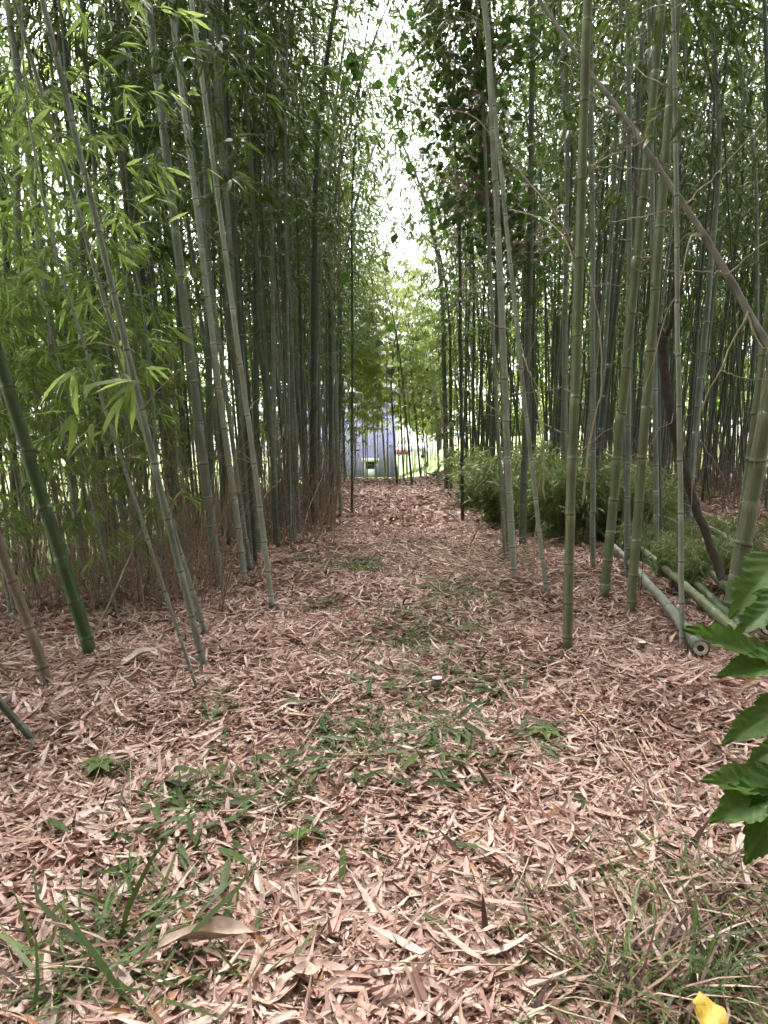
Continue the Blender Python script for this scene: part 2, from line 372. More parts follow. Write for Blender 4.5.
def stubs(g, H, nodes, r, seed, z0, z1, m):
    q = np.random.default_rng(seed); az = q.random() * 6.28
    for z in nodes:
        az += math.pi
        if not z0 < z < z1 or q.random() < .35: continue
        for k in range(q.integers(1, 3)):
            a = az + q.normal(0, .3); el = q.uniform(.3, 1.0); L = q.choice([.03, .06, .18, .35]) * q.uniform(.7, 1.3)
            b = axis_pt(z / H, H); d = np.array([math.cos(a) * math.cos(el), math.sin(a) * math.cos(el), math.sin(el)]); n = 5; u = np.linspace(0, 1, n)[:, None]
            P = b + d * (r * .6 + L * u) + np.array([0, 0, -.25]) * L * u ** 2 + q.normal(0, .03, (n, 3)) * L * u
            tube(g, P, np.linspace(.0028, .0012, n) * (1 if L > .1 else 1.2), 5, None, m)
def crown_geo(g, H, z0, seed, blen=.75, per=9, leaf=(.075, .135), lw=.15, spread=1.0, arch=ARCH, m_twig=0, m_leaf=1):
    """twigs and leaves around the upper culm"""
    q = np.random.default_rng(seed); z = z0; side = q.random() * 6.28
    LP, LD, LL = [], [], []; A, B, RA, RB = [], [], [], []
    while z < H * .985:
        t = z / H; base = axis_pt(t, H, arch); prof = np.clip((z - z0) / .8, .35, 1) * (1 - .55 * max(0, t - .6) / .4)
        for s in (-1, 1) if q.random() < .85 else (1,):
            az = side + s * .35 + q.normal(0, .25); el = q.uniform(.35, .95)
            L = blen * prof * q.uniform(.6, 1.25)
            d = np.array([math.cos(az) * math.cos(el), math.sin(az) * math.cos(el), math.sin(el)])
            n = 6; u = np.linspace(0, 1, n)[:, None]
            pts = base + d * L * u + np.array([0, 0, -1]) * L * .45 * u ** 2 + q.normal(0, .008, (n, 3)) * u
            rr = .0028 * (1 - .7 * u[:, 0]) * (.6 + L)
            A += list(pts[:-1]); B += list(pts[1:]); RA += list(rr[:-1]); RB += list(rr[1:])
            k = max(2, int(per * L / blen + q.random()))
            for j in range(k):
                uu = .22 + .78 * (j + q.random() * .8) / k; uu = min(uu, 1); fi = uu * (n - 1); i0 = min(int(fi), n - 2); p = pts[i0] + (pts[i0 + 1] - pts[i0]) * (fi - i0)
                a2 = az + q.normal(0, .9) * spread; e2 = q.normal(.1, .4); l2 = q.uniform(.05, .2) * blen / .75
                d2 = np.array([math.cos(a2) * math.cos(e2), math.sin(a2) * math.cos(e2), math.sin(e2)]); e = p + d2 * l2
                A.append(p); B.append(e); RA.append(.0012); RB.append(.0007)
                for w in range(q.integers(3, 6)):
                    a3 = a2 + q.normal(0, .4); e3 = q.normal(-.65, .35)
                    LP.append(p + d2 * l2 * q.uniform(.5, 1)); LD.append((math.cos(a3) * math.cos(e3), math.sin(a3) * math.cos(e3), math.sin(e3))); LL.append(q.uniform(*leaf))
        side += math.pi + q.normal(0, .4); z += .25 * q.uniform(.8, 1.15) * (H / 8) ** .3
    segs(g, A, B, np.array(RA), np.array(RB), (0, 0, 0), m_twig)
    n = len(LP); LL = np.array(LL); N = nrm(q.normal(0, .5, (n, 3)) + [0, 0, 1])
    c = np.zeros((n, 3)); c[:, 0] = np.clip(q.normal(.45, .22, n), 0, 1)
    leaves(g, T_LEAF, np.array(LP), np.array(LD), N, LL, LL * lw * q.uniform(.8, 1.2, n), q.uniform(.02, .3, n), .25, c, m_leaf, q.normal(0, .3, n))

HS = 8.0
CROWNS = {}
def crown_set(key, count, leafmat, **kw):
    out = []
    for i in range(count):
        g = Geo(); k = dict(kw); z0 = k.pop('z0'); H = k.pop('H', HS)
        crown_geo(g, H, z0 * random.uniform(.9, 1.1), 1000 + 37 * i + sum(map(ord, key)) * 91, **k)
        out.append(g.mesh('crown_' + key, [M['twig'], M[leafmat]]))
    CROWNS[key] = out
crown_set('high', 7, 'leaf', z0=3.0, blen=.8)
crown_set('mid', 7, 'leaf', z0=2.1, blen=.75)
crown_set('low', 5, 'leaf_lit', z0=1.3, blen=.7)
crown_set('bright', 5, 'leaf_bright', z0=1.9, blen=.95, per=20, leaf=(.11, .19))
crown_set('wide', 5, 'leaf', z0=2.2, blen=1.15, per=13)
crown_set('young', 5, 'leaf_lit', z0=.35, H=2.4, blen=.38, per=6, leaf=(.06, .11))
SLIM = {}
def crown_obj(root, key, H, spin=None):
    me = random.choice(CROWNS[key]); o = link('crown', me, root); s = H / (2.4 if key == 'young' else HS); o.scale = (s, s, s)
    return o
_shared = {}
def bamboo(base, d, H, r, mat, crown, label, group, spin, share=None, cat='bamboo', arch=ARCH, name='bamboo_stalk'):
    root = link(name, None); root.location = base.tolist() if hasattr(base, 'tolist') else base
    root.rotation_mode = 'QUATERNION'; root.rotation_quaternion = basis(d, spin).to_quaternion()
    if share is not None and share in _shared: me = _shared[share]
    else:
        g = Geo(); nd = culm_geo(g, H + .06, r, random.randrange(10 ** 6), 12 if share is None else 8)
        if share is None and H > 4: stubs(g, H + .06, nd, r, random.randrange(10 ** 6), .5, 3.2, 1)
        me = g.mesh('culm', [C_[mat], M['twig_dry']], True)
        if share is not None: _shared[share] = me
    c = link('culm', me, root); c.location = (0, 0, -.06)
    if crown: crown_obj(root, crown, H)
    tag(root, label, cat, group); return root

GL = 'bamboos along the left edge of the path'; GR = 'bamboos along the right edge of the path'
# base px, base py, a higher point px, py, width px, colour, crown, label
HAND = [
 (93, 661, 0, 368, 14, 'green', 'low', 'thick fresh green bamboo leaning far left beside the pale fallen sheath', GL),
 (52, 692, 0, 548, 11, 'brown', 'low', 'grey brown bamboo leaning left, just nearer than the thick green one', GL),
 (42, 750, 0, 703, 8, 'dark', 'low', 'short visible piece of dark bamboo at the left picture edge, nearest of all', GL),
 (199, 695, 100, 388, 3.6, 'grey', None, 'thinnest grey stem leaning left, carrying bright lime leaves halfway up', GL),
 (206, 674, 105, 270, 7.5, 'grey', 'low', 'slim grey green bamboo leaning left, its base beside the thinnest stem', GL),
 (207, 640, 150, 450, 5.5, 'grey', 'low', 'thin bamboo close behind the slim leaning one, steeper at its foot', GL),
 (221, 590, 169, 187, 10.5, 'grey', 'mid', 'stout grey green bamboo leaning left at the front of the left grove', GL),
 (245, 585, 194, 187, 7, 'pale', 'mid', 'pale bamboo just right of the stout leaning one', GL),
 (251, 572, 225, 378, 5, 'grey', 'mid', 'thin bamboo tucked between a pale one and a dark green one', GL),
 (273, 612, 217, 187, 6, 'pale', 'mid', 'slender pale bamboo with curved foot standing nearest the path on the left', GL),
 (258, 544, 233, 219, 9, 'dark', 'mid', 'thick dark green bamboo behind the slender pale curved one', GL),
 (276, 540, 269, 187, 5, 'pale', 'mid', 'upright whitish thin bamboo in front of the reddish dry brush', GL),
 (311, 527, 313, 100, 8, 'dark', 'wide', 'thick upright dark bamboo at the left path edge, tallest straight one', GL),
 (330, 509, 328, 200, 5, 'dark', 'wide', 'dark upright bamboo, first beyond the thick straight dark one', GL),
 (341, 519, 332, 330, 4, 'grey', 'wide', 'thin grey bamboo leaning left a little, near the far left path edge', GL),
 (352, 512, 350, 250, 3, 'dark', 'wide', 'last thin bamboo before the purple building on the left', GL),
 (338, 499, 341, 250, 4, 'dark', 'wide', 'thin dark bamboo leaning towards the path near the purple building', GL),
 (306, 500, 306, 200, 4, 'dark', 'mid', 'thin upright dark bamboo just left of the thick straight dark one', GL),
 (296, 496, 294, 200, 4.5, 'dark', 'mid', 'dark bamboo rising out of the right end of the reddish brush', GL),
 (289, 500, 282, 240, 3.2, 'grey', 'mid', 'very thin grey bamboo rising from the reddish brush', GL),
 (180, 556, 120, 110, 7, 'dark', 'mid', 'dark bamboo leaning left behind the stout grey green one', GL),
 (152, 556, 116, 110, 5, 'brown', 'mid', 'reddish brown dying bamboo among the left leaves', GL),
 (138, 552, 78, 186, 5, 'dark', 'low', 'dark thin bamboo leaning into the bright left foliage', GL),
 (190, 545, 150, 325, 5, 'grey', 'low', 'thin grey bamboo crossing behind the leaning stout one', GL),
 (515, 582, 490, 117, 7.5, 'pale', 'high', 'pale waxy bamboo at the front of the right grove beside the green thicket', GR),
 (508, 556, 496, 147, 6, 'olive', 'high', 'greener bamboo partly hidden behind the pale waxy one', GR),
 (505, 560, 472, 0, 4, 'grey', 'high', 'thin grey bamboo splaying left from behind the pale waxy one', GR),
 (547, 597, 513, 300, 5, 'pale', 'high', 'thin straight bamboo leaning left between the pale waxy and the olive ones', GR),
 (567, 656, 588, 117, 10.5, 'olive', 'high', 'olive green bamboo nearest the path on the right, clear node rings', GR),
 (593, 570, 590, 315, 6, 'grey', 'high', 'pale grey bamboo standing just right of the nearest olive one', GR),
 (563, 532, 565, 88, 5.5, 'grey', 'high', 'upright grey bamboo rising out of the green thicket, left of the olive one', GR),
 (571, 505, 573, 250, 5, 'grey', 'high', 'grey bamboo farther back in line behind the nearest olive one', GR),
 (492, 518, 494, 250, 5, 'dark', 'high', 'dark green upright bamboo rising from the thicket end', GR),
 (447, 490, 443, 230, 6, 'dark', 'wide', 'thick dark bamboo that ends the right edge of the path', GR),
 (451, 489, 449, 250, 4, 'dark', 'wide', 'thin dark bamboo touching the thick dark one at the path end', GR),
 (473, 506, 471, 250, 3.2, 'dark', 'high', 'thin dark bamboo standing alone before the thicket', GR),
 (463, 484, 459, 280, 4, 'dark', 'wide', 'dark bamboo behind the thin lone one at the right path edge', GR),
 (527, 500, 524, 150, 7, 'dark', 'high', 'dark thick bamboo behind the thicket, left of a close pair', GR),
 (535, 497, 533, 150, 6.5, 'dark', 'high', 'dark thick bamboo behind the thicket, right of a close pair', GR),
 (604, 601, 642, 156, 10.5, 'olive', 'high', 'olive bamboo leaning right, the left one of a stout leaning pair', GR),
 (631, 617, 663, 156, 10.5, 'olive', 'high', 'olive bamboo leaning right, the right one of a stout leaning pair', GR),
 (627, 580, 625, 150, 6, 'grey', 'high', 'straight grey bamboo crossed by the leaning olive pair', GR),
 (656, 568, 650, 187, 6, 'grey', 'high', 'grey bamboo standing behind the long fallen poles', GR),
 (682, 654, 678, 220, 5.8, 'pale', 'high', 'whitish thin bamboo standing beside the cut end of the fallen pole', GR),
 (688, 532, 717, 156, 7, 'grey', 'high', 'grey bamboo leaning right behind the dark dead trunk', GR),
 (730, 620, 768, 408, 17, 'olive', 'high', 'thickest olive bamboo leaning right behind the lobed shrub leaves', GR),
 (727, 616, 762, 370, 8, 'olive', 'high', 'olive bamboo pressed against the thickest one', GR),
 (757, 522, 758, 94, 5, 'grey', 'high', 'grey bamboo near the right picture edge behind the thickest one', GR),
]
BASES = []
roots = {}
for bx, by, tx, ty, w, mat, crown, label, grp in HAND:
    b = ground(bx, by); t = at(tx, ty, b[1] + random.uniform(-.05, .12) * (b[1] * .2)); dpt = project(b)[2]
    r = max(.004, .92 * w / F * dpt / 2); d = nrm(t - b)
    H = random.uniform(7.2, 9) if r > .012 else random.uniform(5.5, 7.5)
    if bx == 199: H = 3.2
    left = bx < 384
    # the tips arch over the path a little on each side, some back into the grove
    spin = (random.uniform(-1.0, 1.0) if left else math.pi + random.uniform(-1.3, 1.3))
    roots[label] = bamboo(b, d, H, r, mat, crown, label, grp, spin)
    BASES.append(b[:2])

# dry leaves heaped round the feet of the stalks
g = Geo()
for b in BASES:
    if b[1] > 8: continue
    n = 46; a = rng.random(n) * 6.28; rad = .015 + np.abs(rng.normal(0, .05, n)); x = b[0] + np.cos(a) * rad; y = b[1] + np.sin(a) * rad
    a2 = a + rng.normal(0, 1.0, n) + math.pi; e = np.clip(rng.normal(.35, .35, n), -.2, 1.2) * np.exp(-rad / .08)
    D = np.stack([np.cos(a2) * np.cos(e), np.sin(a2) * np.cos(e), np.sin(e)], 1); L = rng.uniform(.05, .11, n)
    P = np.stack([x, y, gh(x, y) + .012 + .03 * np.exp(-rad / .04) * rng.random(n)], 1) - D * (L * .6)[:, None]; P[:, 2] = np.maximum(P[:, 2], gh(P[:, 0], P[:, 1]) + .012)
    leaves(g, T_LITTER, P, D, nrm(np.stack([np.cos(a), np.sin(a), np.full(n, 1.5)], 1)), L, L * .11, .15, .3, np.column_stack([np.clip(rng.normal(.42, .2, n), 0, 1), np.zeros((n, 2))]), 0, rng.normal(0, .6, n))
tag(link('leaf_litter', g.mesh('leaf_litter', M['litter'])), 'dry leaves heaped round the feet of the bamboo stalks', 'leaf litter', kind='stuff')

# young stems at the far end of the path, lit from beyond
GF = 'young bamboos across the far end of the path'
FARST = [(397, 487, 392, 380, 2.4, 'thin stem in the middle of the far path end, by the purple wall edge'), (412, 486, 404, 385, 2.4, 'thin leaning stem right of the purple wall, before bright grass'),
         (404, 481, 399, 390, 2, 'thin dark stem close to the right side of the purple wall'), (421, 479, 414, 385, 2.2, 'thin stem in front of the bright bank, second from the dark culm'),
         (428, 476, 425, 380, 2, 'thin stem in front of the bright bank, nearest the dark culm'), (364, 478, 361, 380, 1.8, 'thin stem standing in front of the left half of the purple wall'), (385, 478, 381, 380, 1.8, 'thin stem standing in front of the right half of the purple wall')]
for bx, by, tx, ty, w, label in FARST:
    b = ground(bx, by); t = at(tx, ty, b[1]); d = nrm(t - b); b_r = max(.01, w / F * b[1] / 2)
    bamboo(b, d, random.uniform(4.8, 6.2), b_r, 'dark', 'low', label, GF, random.uniform(0, 6.28)); BASES.append(b[:2])

# the groves behind: many stalks nobody can tell apart within one row
def far_enough(p, k):
    return all((p[0] - q[0]) ** 2 + (p[1] - q[1]) ** 2 > k * k for q in BASES)
def grove(n, xy, mats, crowns, label, group, lean, rr=(.016, .032), keep=None, space=.2, Hr=(7, 9.5), name='bamboo_stalk'):
    done = 0; tries = 0
    while done < n and tries < n * 60:
        tries += 1; x, y = xy()
        if not far_enough((x, y), space): continue
        b = np.array([x, y, float(gh(x, y))]); px, py, _ = project(b)
        if keep is not None and not keep(px, py, x, y): continue
        mat = random.choice(mats); d = nrm([lean(x) + random.gauss(0, .035), random.gauss(0, .035), 1])
        k = random.randrange(5); r = rr[0] + (rr[1] - rr[0]) * k / 4; H = Hr[0] + (Hr[1] - Hr[0]) * k / 4
        o = bamboo(b, d, H, r, mat, random.choice(crowns), label, group, random.uniform(0, 6.28), share=(mat, k, rr, Hr), name=name)
        BASES.append((x, y)); done += 1
    return done
U = random.uniform
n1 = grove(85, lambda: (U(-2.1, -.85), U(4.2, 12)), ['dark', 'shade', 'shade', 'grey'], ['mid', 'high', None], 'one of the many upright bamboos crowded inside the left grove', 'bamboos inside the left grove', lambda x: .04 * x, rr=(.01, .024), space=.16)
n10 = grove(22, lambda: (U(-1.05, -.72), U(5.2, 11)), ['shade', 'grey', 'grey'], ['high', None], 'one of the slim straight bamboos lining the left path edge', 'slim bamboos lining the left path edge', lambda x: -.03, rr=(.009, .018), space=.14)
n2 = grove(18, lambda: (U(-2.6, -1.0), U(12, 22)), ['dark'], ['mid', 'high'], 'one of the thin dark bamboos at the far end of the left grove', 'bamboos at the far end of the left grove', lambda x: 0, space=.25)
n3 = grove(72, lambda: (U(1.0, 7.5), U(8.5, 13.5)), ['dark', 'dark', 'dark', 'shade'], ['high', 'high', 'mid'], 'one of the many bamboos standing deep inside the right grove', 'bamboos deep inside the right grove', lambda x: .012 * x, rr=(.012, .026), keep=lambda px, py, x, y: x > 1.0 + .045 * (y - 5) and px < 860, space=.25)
n4 = grove(18, lambda: (U(.9, 4), U(4.6, 8.5)), ['dark', 'grey', 'shade'], ['high'], 'one of the bamboos half hidden by the green thicket on the right', 'bamboos in the right thicket', lambda x: .015 * x, keep=lambda px, py, x, y: 478 < px < 690 or px > 775, space=.3)
n5 = grove(0, lambda: (U(1.7, 10), U(13.5, 19)), ['dark'], ['high', 'mid'], 'one of the farthest dark bamboos at the back of the right grove', 'bamboos at the back of the right grove', lambda x: 0, keep=lambda px, py, x, y: px < 800 and x > 1.5 + .03 * (y - 13), space=.3)

# young leafy shoots in front of the bright ground on the left
GY = 'leafy young bamboos on the far left'
n6 = grove(52, lambda: (U(-2.6, -1.1), U(2.8, 6.5)), ['grey', 'brown', 'olive'], ['young'], 'one of the many thin leafy shoots on the bright left side of the grove', GY, lambda x: .08 * x, name='young_bamboo', rr=(.004, .008), keep=lambda px, py, x, y: -60 < px < 205 and py < 640, space=.07, Hr=(1.6, 3.0))

# ------------------------------------------------------------------ lighting
w = bpy.data.worlds.new('World'); scene.world = w; w.use_nodes = True; nt = w.node_tree
sky = nt.nodes.new('ShaderNodeTexSky'); sky.sky_type = 'NISHITA'; sky.sun_disc = False
SUN_EL, SUN_AZ = R(60), R(-7)       # azimuth clockwise from the path's direction
sky.sun_elevation = SUN_EL; sky.sun_rotation = SUN_AZ; sky.dust_density = 4; sky.air_density = 1.0; sky.ozone_density = 1
hs = nt.nodes.new('ShaderNodeHueSaturation'); hs.inputs['Saturation'].default_value = .25
nt.links.new(sky.outputs[0], hs.inputs['Color']); nt.links.new(hs.outputs[0], nt.nodes['Background'].inputs['Color'])
nt.nodes['Background'].inputs['Strength'].default_value = .15
sd = bpy.data.lights.new('sun', 'SUN'); sun = bpy.data.objects.new('sun', sd); col.objects.link(sun)
sd.energy = 1.5; sd.angle = R(20); sd.color = (1, .96, .9)
from mathutils import Vector
sv = Vector((math.sin(SUN_AZ) * math.cos(SUN_EL), math.cos(SUN_AZ) * math.cos(SUN_EL), math.sin(SUN_EL)))
sun.rotation_mode = 'QUATERNION'; sun.rotation_quaternion = sv.to_track_quat('Z', 'Y')
vs = scene.view_settings; scene.display_settings.display_device = 'sRGB'
vs.view_transform = 'Standard'; vs.look = 'None'; vs.gamma = 1; vs.use_curve_mapping = False; vs.exposure = 2.92
cy = scene.cycles
cy.max_bounces = 6; cy.diffuse_bounces = 4; cy.use_adaptive_sampling = True; cy.adaptive_threshold = .03; cy.glossy_bounces = 2; cy.transmission_bounces = 5; cy.transparent_max_bounces = 4
cy.use_denoising = True; cy.caustics_reflective = False; cy.caustics_refractive = False
#PART2
# ------------------------------------------------------------------ more bamboo: bright leafy screen on the left, arching clump at the far end
n7 = grove(13, lambda: (U(-3.4, -1.5), U(2.6, 8)), ['grey', 'brown', 'dark'], ['low', 'mid'], 'one of the leafy bamboos standing along the bright outer side of the left grove', 'bamboos along the outer left side', lambda x: -.03, keep=lambda px, py, x, y: -120 < px < 190 and x < -1.2 - .05 * y, space=.25, Hr=(5.5, 8))
n8 = grove(14, lambda: (U(.95, 2.6), U(15.5, 20)), ['dark', 'grey'], ['low'], 'one of the bright leafy bamboos arching in at the far right path end', 'bright bamboos at the far right end of the path', lambda x: -.06, keep=lambda px, py, x, y: px > 418, space=.3, rr=(.012, .02), Hr=(5.2, 7.2))

n9 = grove(28, lambda: (U(-1.0, 1.7), U(18.6, 23.5)), ['dark', 'grey'], ['bright'], 'one of the bright leafy bamboos closing the view above the purple building', 'bright bamboos closing the far end of the path', lambda x: -.02, space=.26, rr=(.01, .016), Hr=(5.6, 7.6))

# the dense bamboo beyond, one mass
def thicket(name, label, areas, leafmat, n_leaf, zr, seed, leaf=(.16, .3)):
    q = np.random.default_rng(seed); g = Geo()
    for (x0, x1, y0, y1, ns) in areas:
        x = q.uniform(x0, x1, ns); y = q.uniform(y0, y1, ns); H = q.uniform(7, 10.5, ns); z = gh(x, y); lean = q.normal(0, .35, (ns, 2))
        A = np.stack([x, y, z - .1], 1); B = A + np.stack([lean[:, 0], lean[:, 1], H * .5], 1); Cc = B + np.stack([lean[:, 0] * 3, lean[:, 1] * 3, H * .5], 1)
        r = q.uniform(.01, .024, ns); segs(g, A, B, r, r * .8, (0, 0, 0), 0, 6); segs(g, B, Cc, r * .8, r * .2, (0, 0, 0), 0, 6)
        n = int(n_leaf * ns)
        k = q.integers(0, ns, n); t = q.random(n) ** .75; zz = zr[0] + (H[k] * 1.02 - zr[0]) * t
        f = np.clip((zz - H[k] * .5) / (H[k] * .5), 0, 1)[:, None]
        c0 = np.where(zz[:, None] < H[k][:, None] * .5, A[k] + (B[k] - A[k]) * (zz / (H[k] * .5))[:, None], B[k] + (Cc[k] - B[k]) * f)
        cl = q.normal(0, 1, (ns * 14, 3)); kk = k * 14 + q.integers(0, 14, n)          # leaves gather in clumps
        off = cl[kk] * np.array([.42, .42, .5]) + q.normal(0, .16, (n, 3)); off[:, 2] -= .1
        P = c0 + off; a = q.random(n) * 6.28; e = q.normal(-.5, .45, n)
        D = np.stack([np.cos(a) * np.cos(e), np.sin(a) * np.cos(e), np.sin(e)], 1); L = q.uniform(leaf[0], leaf[1], n)
        leaves(g, T_LEAF, P, D, nrm(q.normal(0, .5, (n, 3)) + [0, 0, 1]), L, L * .2, .15, .25, np.column_stack([np.clip(q.normal(.5, .22, n), 0, 1), np.zeros((n, 2))]), 1)
    return tag(link(name, g.mesh(name, [C_['dark'], M[leafmat]])), label, 'bamboo thicket', kind='stuff')
thicket('bamboo_thicket', 'dense dark mass of bamboo beyond the right grove', [(1.9, 11, 13.5, 20, 290), (7.5, 12, 5, 14, 110), (3, 14, 20, 25, 60)], 'leaf', 150, (2.6, 0), 31, (.13, .22))
thicket('bamboo_thicket', 'high leafy bamboo tops added to shade the right grove', [(1.9, 11, 3, 14, 48)], 'leaf', 650, (5.2, 0), 35, (.14, .24))  # extra canopy put over the right grove to darken it
thicket('bamboo_thicket', 'dense mass of bamboo behind the left grove', [(-5.5, -2.4, 11, 20, 34), (-2.6, -1.15, 13, 22, 50)], 'leaf', 330, (1.6, 0), 32)
thicket('bamboo_thicket', 'tangle of leafy bamboo along the outer left side of the grove', [(-4.6, -2.5, 3.0, 11, 25)], 'leaf_lit', 210, (.1, 0), 36, (.09, .16))

# unseen bamboo added beside and across the path behind, to cut frontal light
thicket('bamboo_thicket', 'unseen bamboo added beside and behind the camera against frontal light', [(-6, -1.6, -7, .3, 70), (1.6, 8, -7, .8, 110), (-6, 6, -11, -5, 110)], 'leaf', 620, (.8, 0), 33, (.2, .36))
# ------------------------------------------------------------------ trees beyond the grove
def tree_meshes(seed, H, leafmat, n=7000, rad=2.4, leaf=(.16, .3)):
    q = np.random.default_rng(seed); gt = Geo(); gc = Geo()
    P = np.array([[0, 0, -.2], [.05, .03, H * .2], [.1 * q.normal(), .1 * q.normal(), H * .45], [.2 * q.normal(), .2 * q.normal(), H * .85]])
    tube(gt, smooth_line(P, 14), np.linspace(.022 * H, .005 * H, 14), 9)
    cen = []
    for i in range(16):
        z = H * q.uniform(.16, .8); az = q.random() * 6.28; L = rad * q.uniform(.6, 1.05) * (1.15 - abs(z / H - .45))
        b = np.array([0, 0, z]); e = b + np.array([math.cos(az) * L, math.sin(az) * L, L * q.uniform(.1, .7)])
        tube(gt, smooth_line([b, (b + e) / 2 + [0, 0, .12 * L], e], 7), np.linspace(.009 * H, .002 * H, 7), 6)
        for u in (.45, .7, .9, 1.05): cen.append(b + (e - b) * u + q.normal(0, .25, 3))
    cen += [np.array([q.normal(0, .35 * rad), q.normal(0, .35 * rad), H * q.uniform(.5, 1)]) for _ in range(26)]
    cen = np.array(cen); k = q.integers(0, len(cen), n); sz = q.uniform(.22, .5, len(cen))
    p = cen[k] + q.normal(0, 1, (n, 3)) * sz[k][:, None] * [1, 1, .75]
    a = q.random(n) * 6.28; e = q.normal(-.3, .5, n); D = np.stack([np.cos(a) * np.cos(e), np.sin(a) * np.cos(e), np.sin(e)], 1); L = q.uniform(*leaf, n)
    leaves(gc, T_LEAF, p, D, nrm(q.normal(0, .6, (n, 3)) + [0, 0, 1]), L, L * .5, .1, .15, np.column_stack([np.clip(q.normal(.5, .2, n), 0, 1), np.zeros((n, 2))]))
    return gt.mesh('trunk', M['bark'], True), gc.mesh('crown', M[leafmat])
TV = [tree_meshes(50 + i, 7, 'leaf_tree') for i in range(3)]
def tree(x, y, s, v, rz, label, group):
    root = link('leafy_tree', None, None, (x, y, float(gh(x, y)))); root.scale = (s, s, s); root.rotation_euler = (0, 0, rz)
    link('trunk', TV[v][0], root); link('crown', TV[v][1], root); tag(root, label, 'tree', group)
for i, (x, y, s) in enumerate([(-7.5, 6.5, .9), (-6.5, 9.5, .9), (-9, 12, 1.25), (-12, 9, 1.3), (-4.6, 6.2, .5)]):
    tree(x, y, s, i % 3, i * 1.3, 'one of the light green leafy trees glimpsed through the bamboo on the far left', 'trees beyond the left grove')
for i, (x, y, s) in enumerate([(-14, 46, 1.6), (-7.5, 50, 1.7), (-2, 52, 1.3), (4, 50, 1.5), (10, 47, 1.6), (17, 52, 1.9), (25, 50, 1.9), (-22, 50, 1.9), (7, 40, .8)]):
    tree(x, y, s, i % 3, i * 2.1, 'one of the pale sunlit trees behind the purple building', 'trees behind the building')
for i, (x, y, s) in enumerate([(20, 12, 1.6), (22, 20, 1.7), (18, 28, 1.6), (16, 4, 1.5), (26, 30, 1.8), (12, 34, 1.5)]):
    tree(x, y, s, i % 3, i * 1.7, 'one of the trees glimpsed behind the right grove', 'trees behind the right grove')

# ------------------------------------------------------------------ purple building and what stands beside it, beyond the path
BY = 31.0; k = BY / F
gz = float(gh(0, BY)) - .06
def bxp(px): return (px - 384) * k
root = tag(link('purple_building', None, None, (bxp(375), BY, gz)), 'periwinkle purple building with a white framed doorway beyond the path end', 'building')
x0, x1 = bxp(352) - bxp(375) - 3.2, bxp(396) - bxp(375); hw = 3.8
g = Geo(); box(g, (x0, 0, 0), (x1, 4, hw))
for x in np.arange(x0 + .1, x1 - .08, .2): box(g, (x, -.03, .05), (x + .05, -.002, hw - .05))
link('wall', g.mesh('wall', M['purple']), root)
g = Geo(); g.add([(x0 - .2, -.08, hw), (x1 + .2, -.08, hw), (x1 + .2, 4.3, hw), (x0 - .2, 4.3, hw), (x0 - .2, 2, hw + 1), (x1 + .2, 2, hw + 1)], [(0, 1, 5, 4), (2, 3, 4, 5)], [(1, 2, 5), (0, 4, 3)])
g.add([(x0 - .2, -.08, hw), (x1 + .2, -.08, hw), (x1 + .2, 4.3, hw), (x0 - .2, 4.3, hw)], [(0, 3, 2, 1)])
link('roof', g.mesh('roof', M['roof']), root)
d0, d1 = bxp(363) - bxp(375), bxp(378) - bxp(375)
g = Geo(); box(g, (d0, -.14, 0), (d0 + .12, -.035, .68)); box(g, (d1 - .12, -.14, 0), (d1, -.035, .68)); box(g, (d0 - .06, -.2, .68), (d1 + .06, -.035, .86)); 
dr = link('door', g.mesh('door', M['white']), root)
g = Geo(); box(g, (d0 + .125, -.08, .36), (d1 - .125, -.036, .675)); link('pane', g.mesh('pane', M['glass']), dr)
g = Geo(); box(g, (d0 + .125, -.1, 0), (d1 - .125, -.037, .355)); link('panel', g.mesh('panel', M['white']), dr)
root = tag(link('canopy', None, None, (bxp(397), BY - .6, gz)), 'white canopy with a red edge on thin posts right of the purple wall', 'canopy')
g = Geo(); cw = bxp(425) - bxp(397)
for x in (.06, cw * .35, cw * .65, cw):
    for y in (0, 1.4): g = Geo(); box(g, (x - .03, y - .03, 0), (x + .03, y + .03, 1.15)); link('post', g.mesh('post', M['white']), root)
g = Geo(); g.add([(-.1, -.2, 1.15), (cw + .1, -.2, 1.15), (cw + .1, 1.6, 1.15), (-.1, 1.6, 1.15), (0, .7, 1.5), (cw, .7, 1.5)], [(0, 1, 5, 4), (2, 3, 4, 5), (0, 3, 2, 1)], [(1, 2, 5), (0, 4, 3)]); link('roof', g.mesh('roof', M['white']), root)
g = Geo(); box(g, (-.1, -.23, 1.02), (cw * .45, -.203, 1.2)); link('valance', g.mesh('valance', M['red']), root)
root = tag(link('white_shed', None, None, (bxp(276), BY - 1, gz)), 'white shed with a red roof edge glimpsed through the left bamboos', 'shed')
g = Geo(); box(g, (0, 0, 0), (1.5, 2, 1.6)); link('wall', g.mesh('wall', M['white']), root)
g = Geo(); box(g, (-.1, -.15, 1.6), (1.6, 2.1, 1.8)); link('roof', g.mesh('roof', M['red']), root)
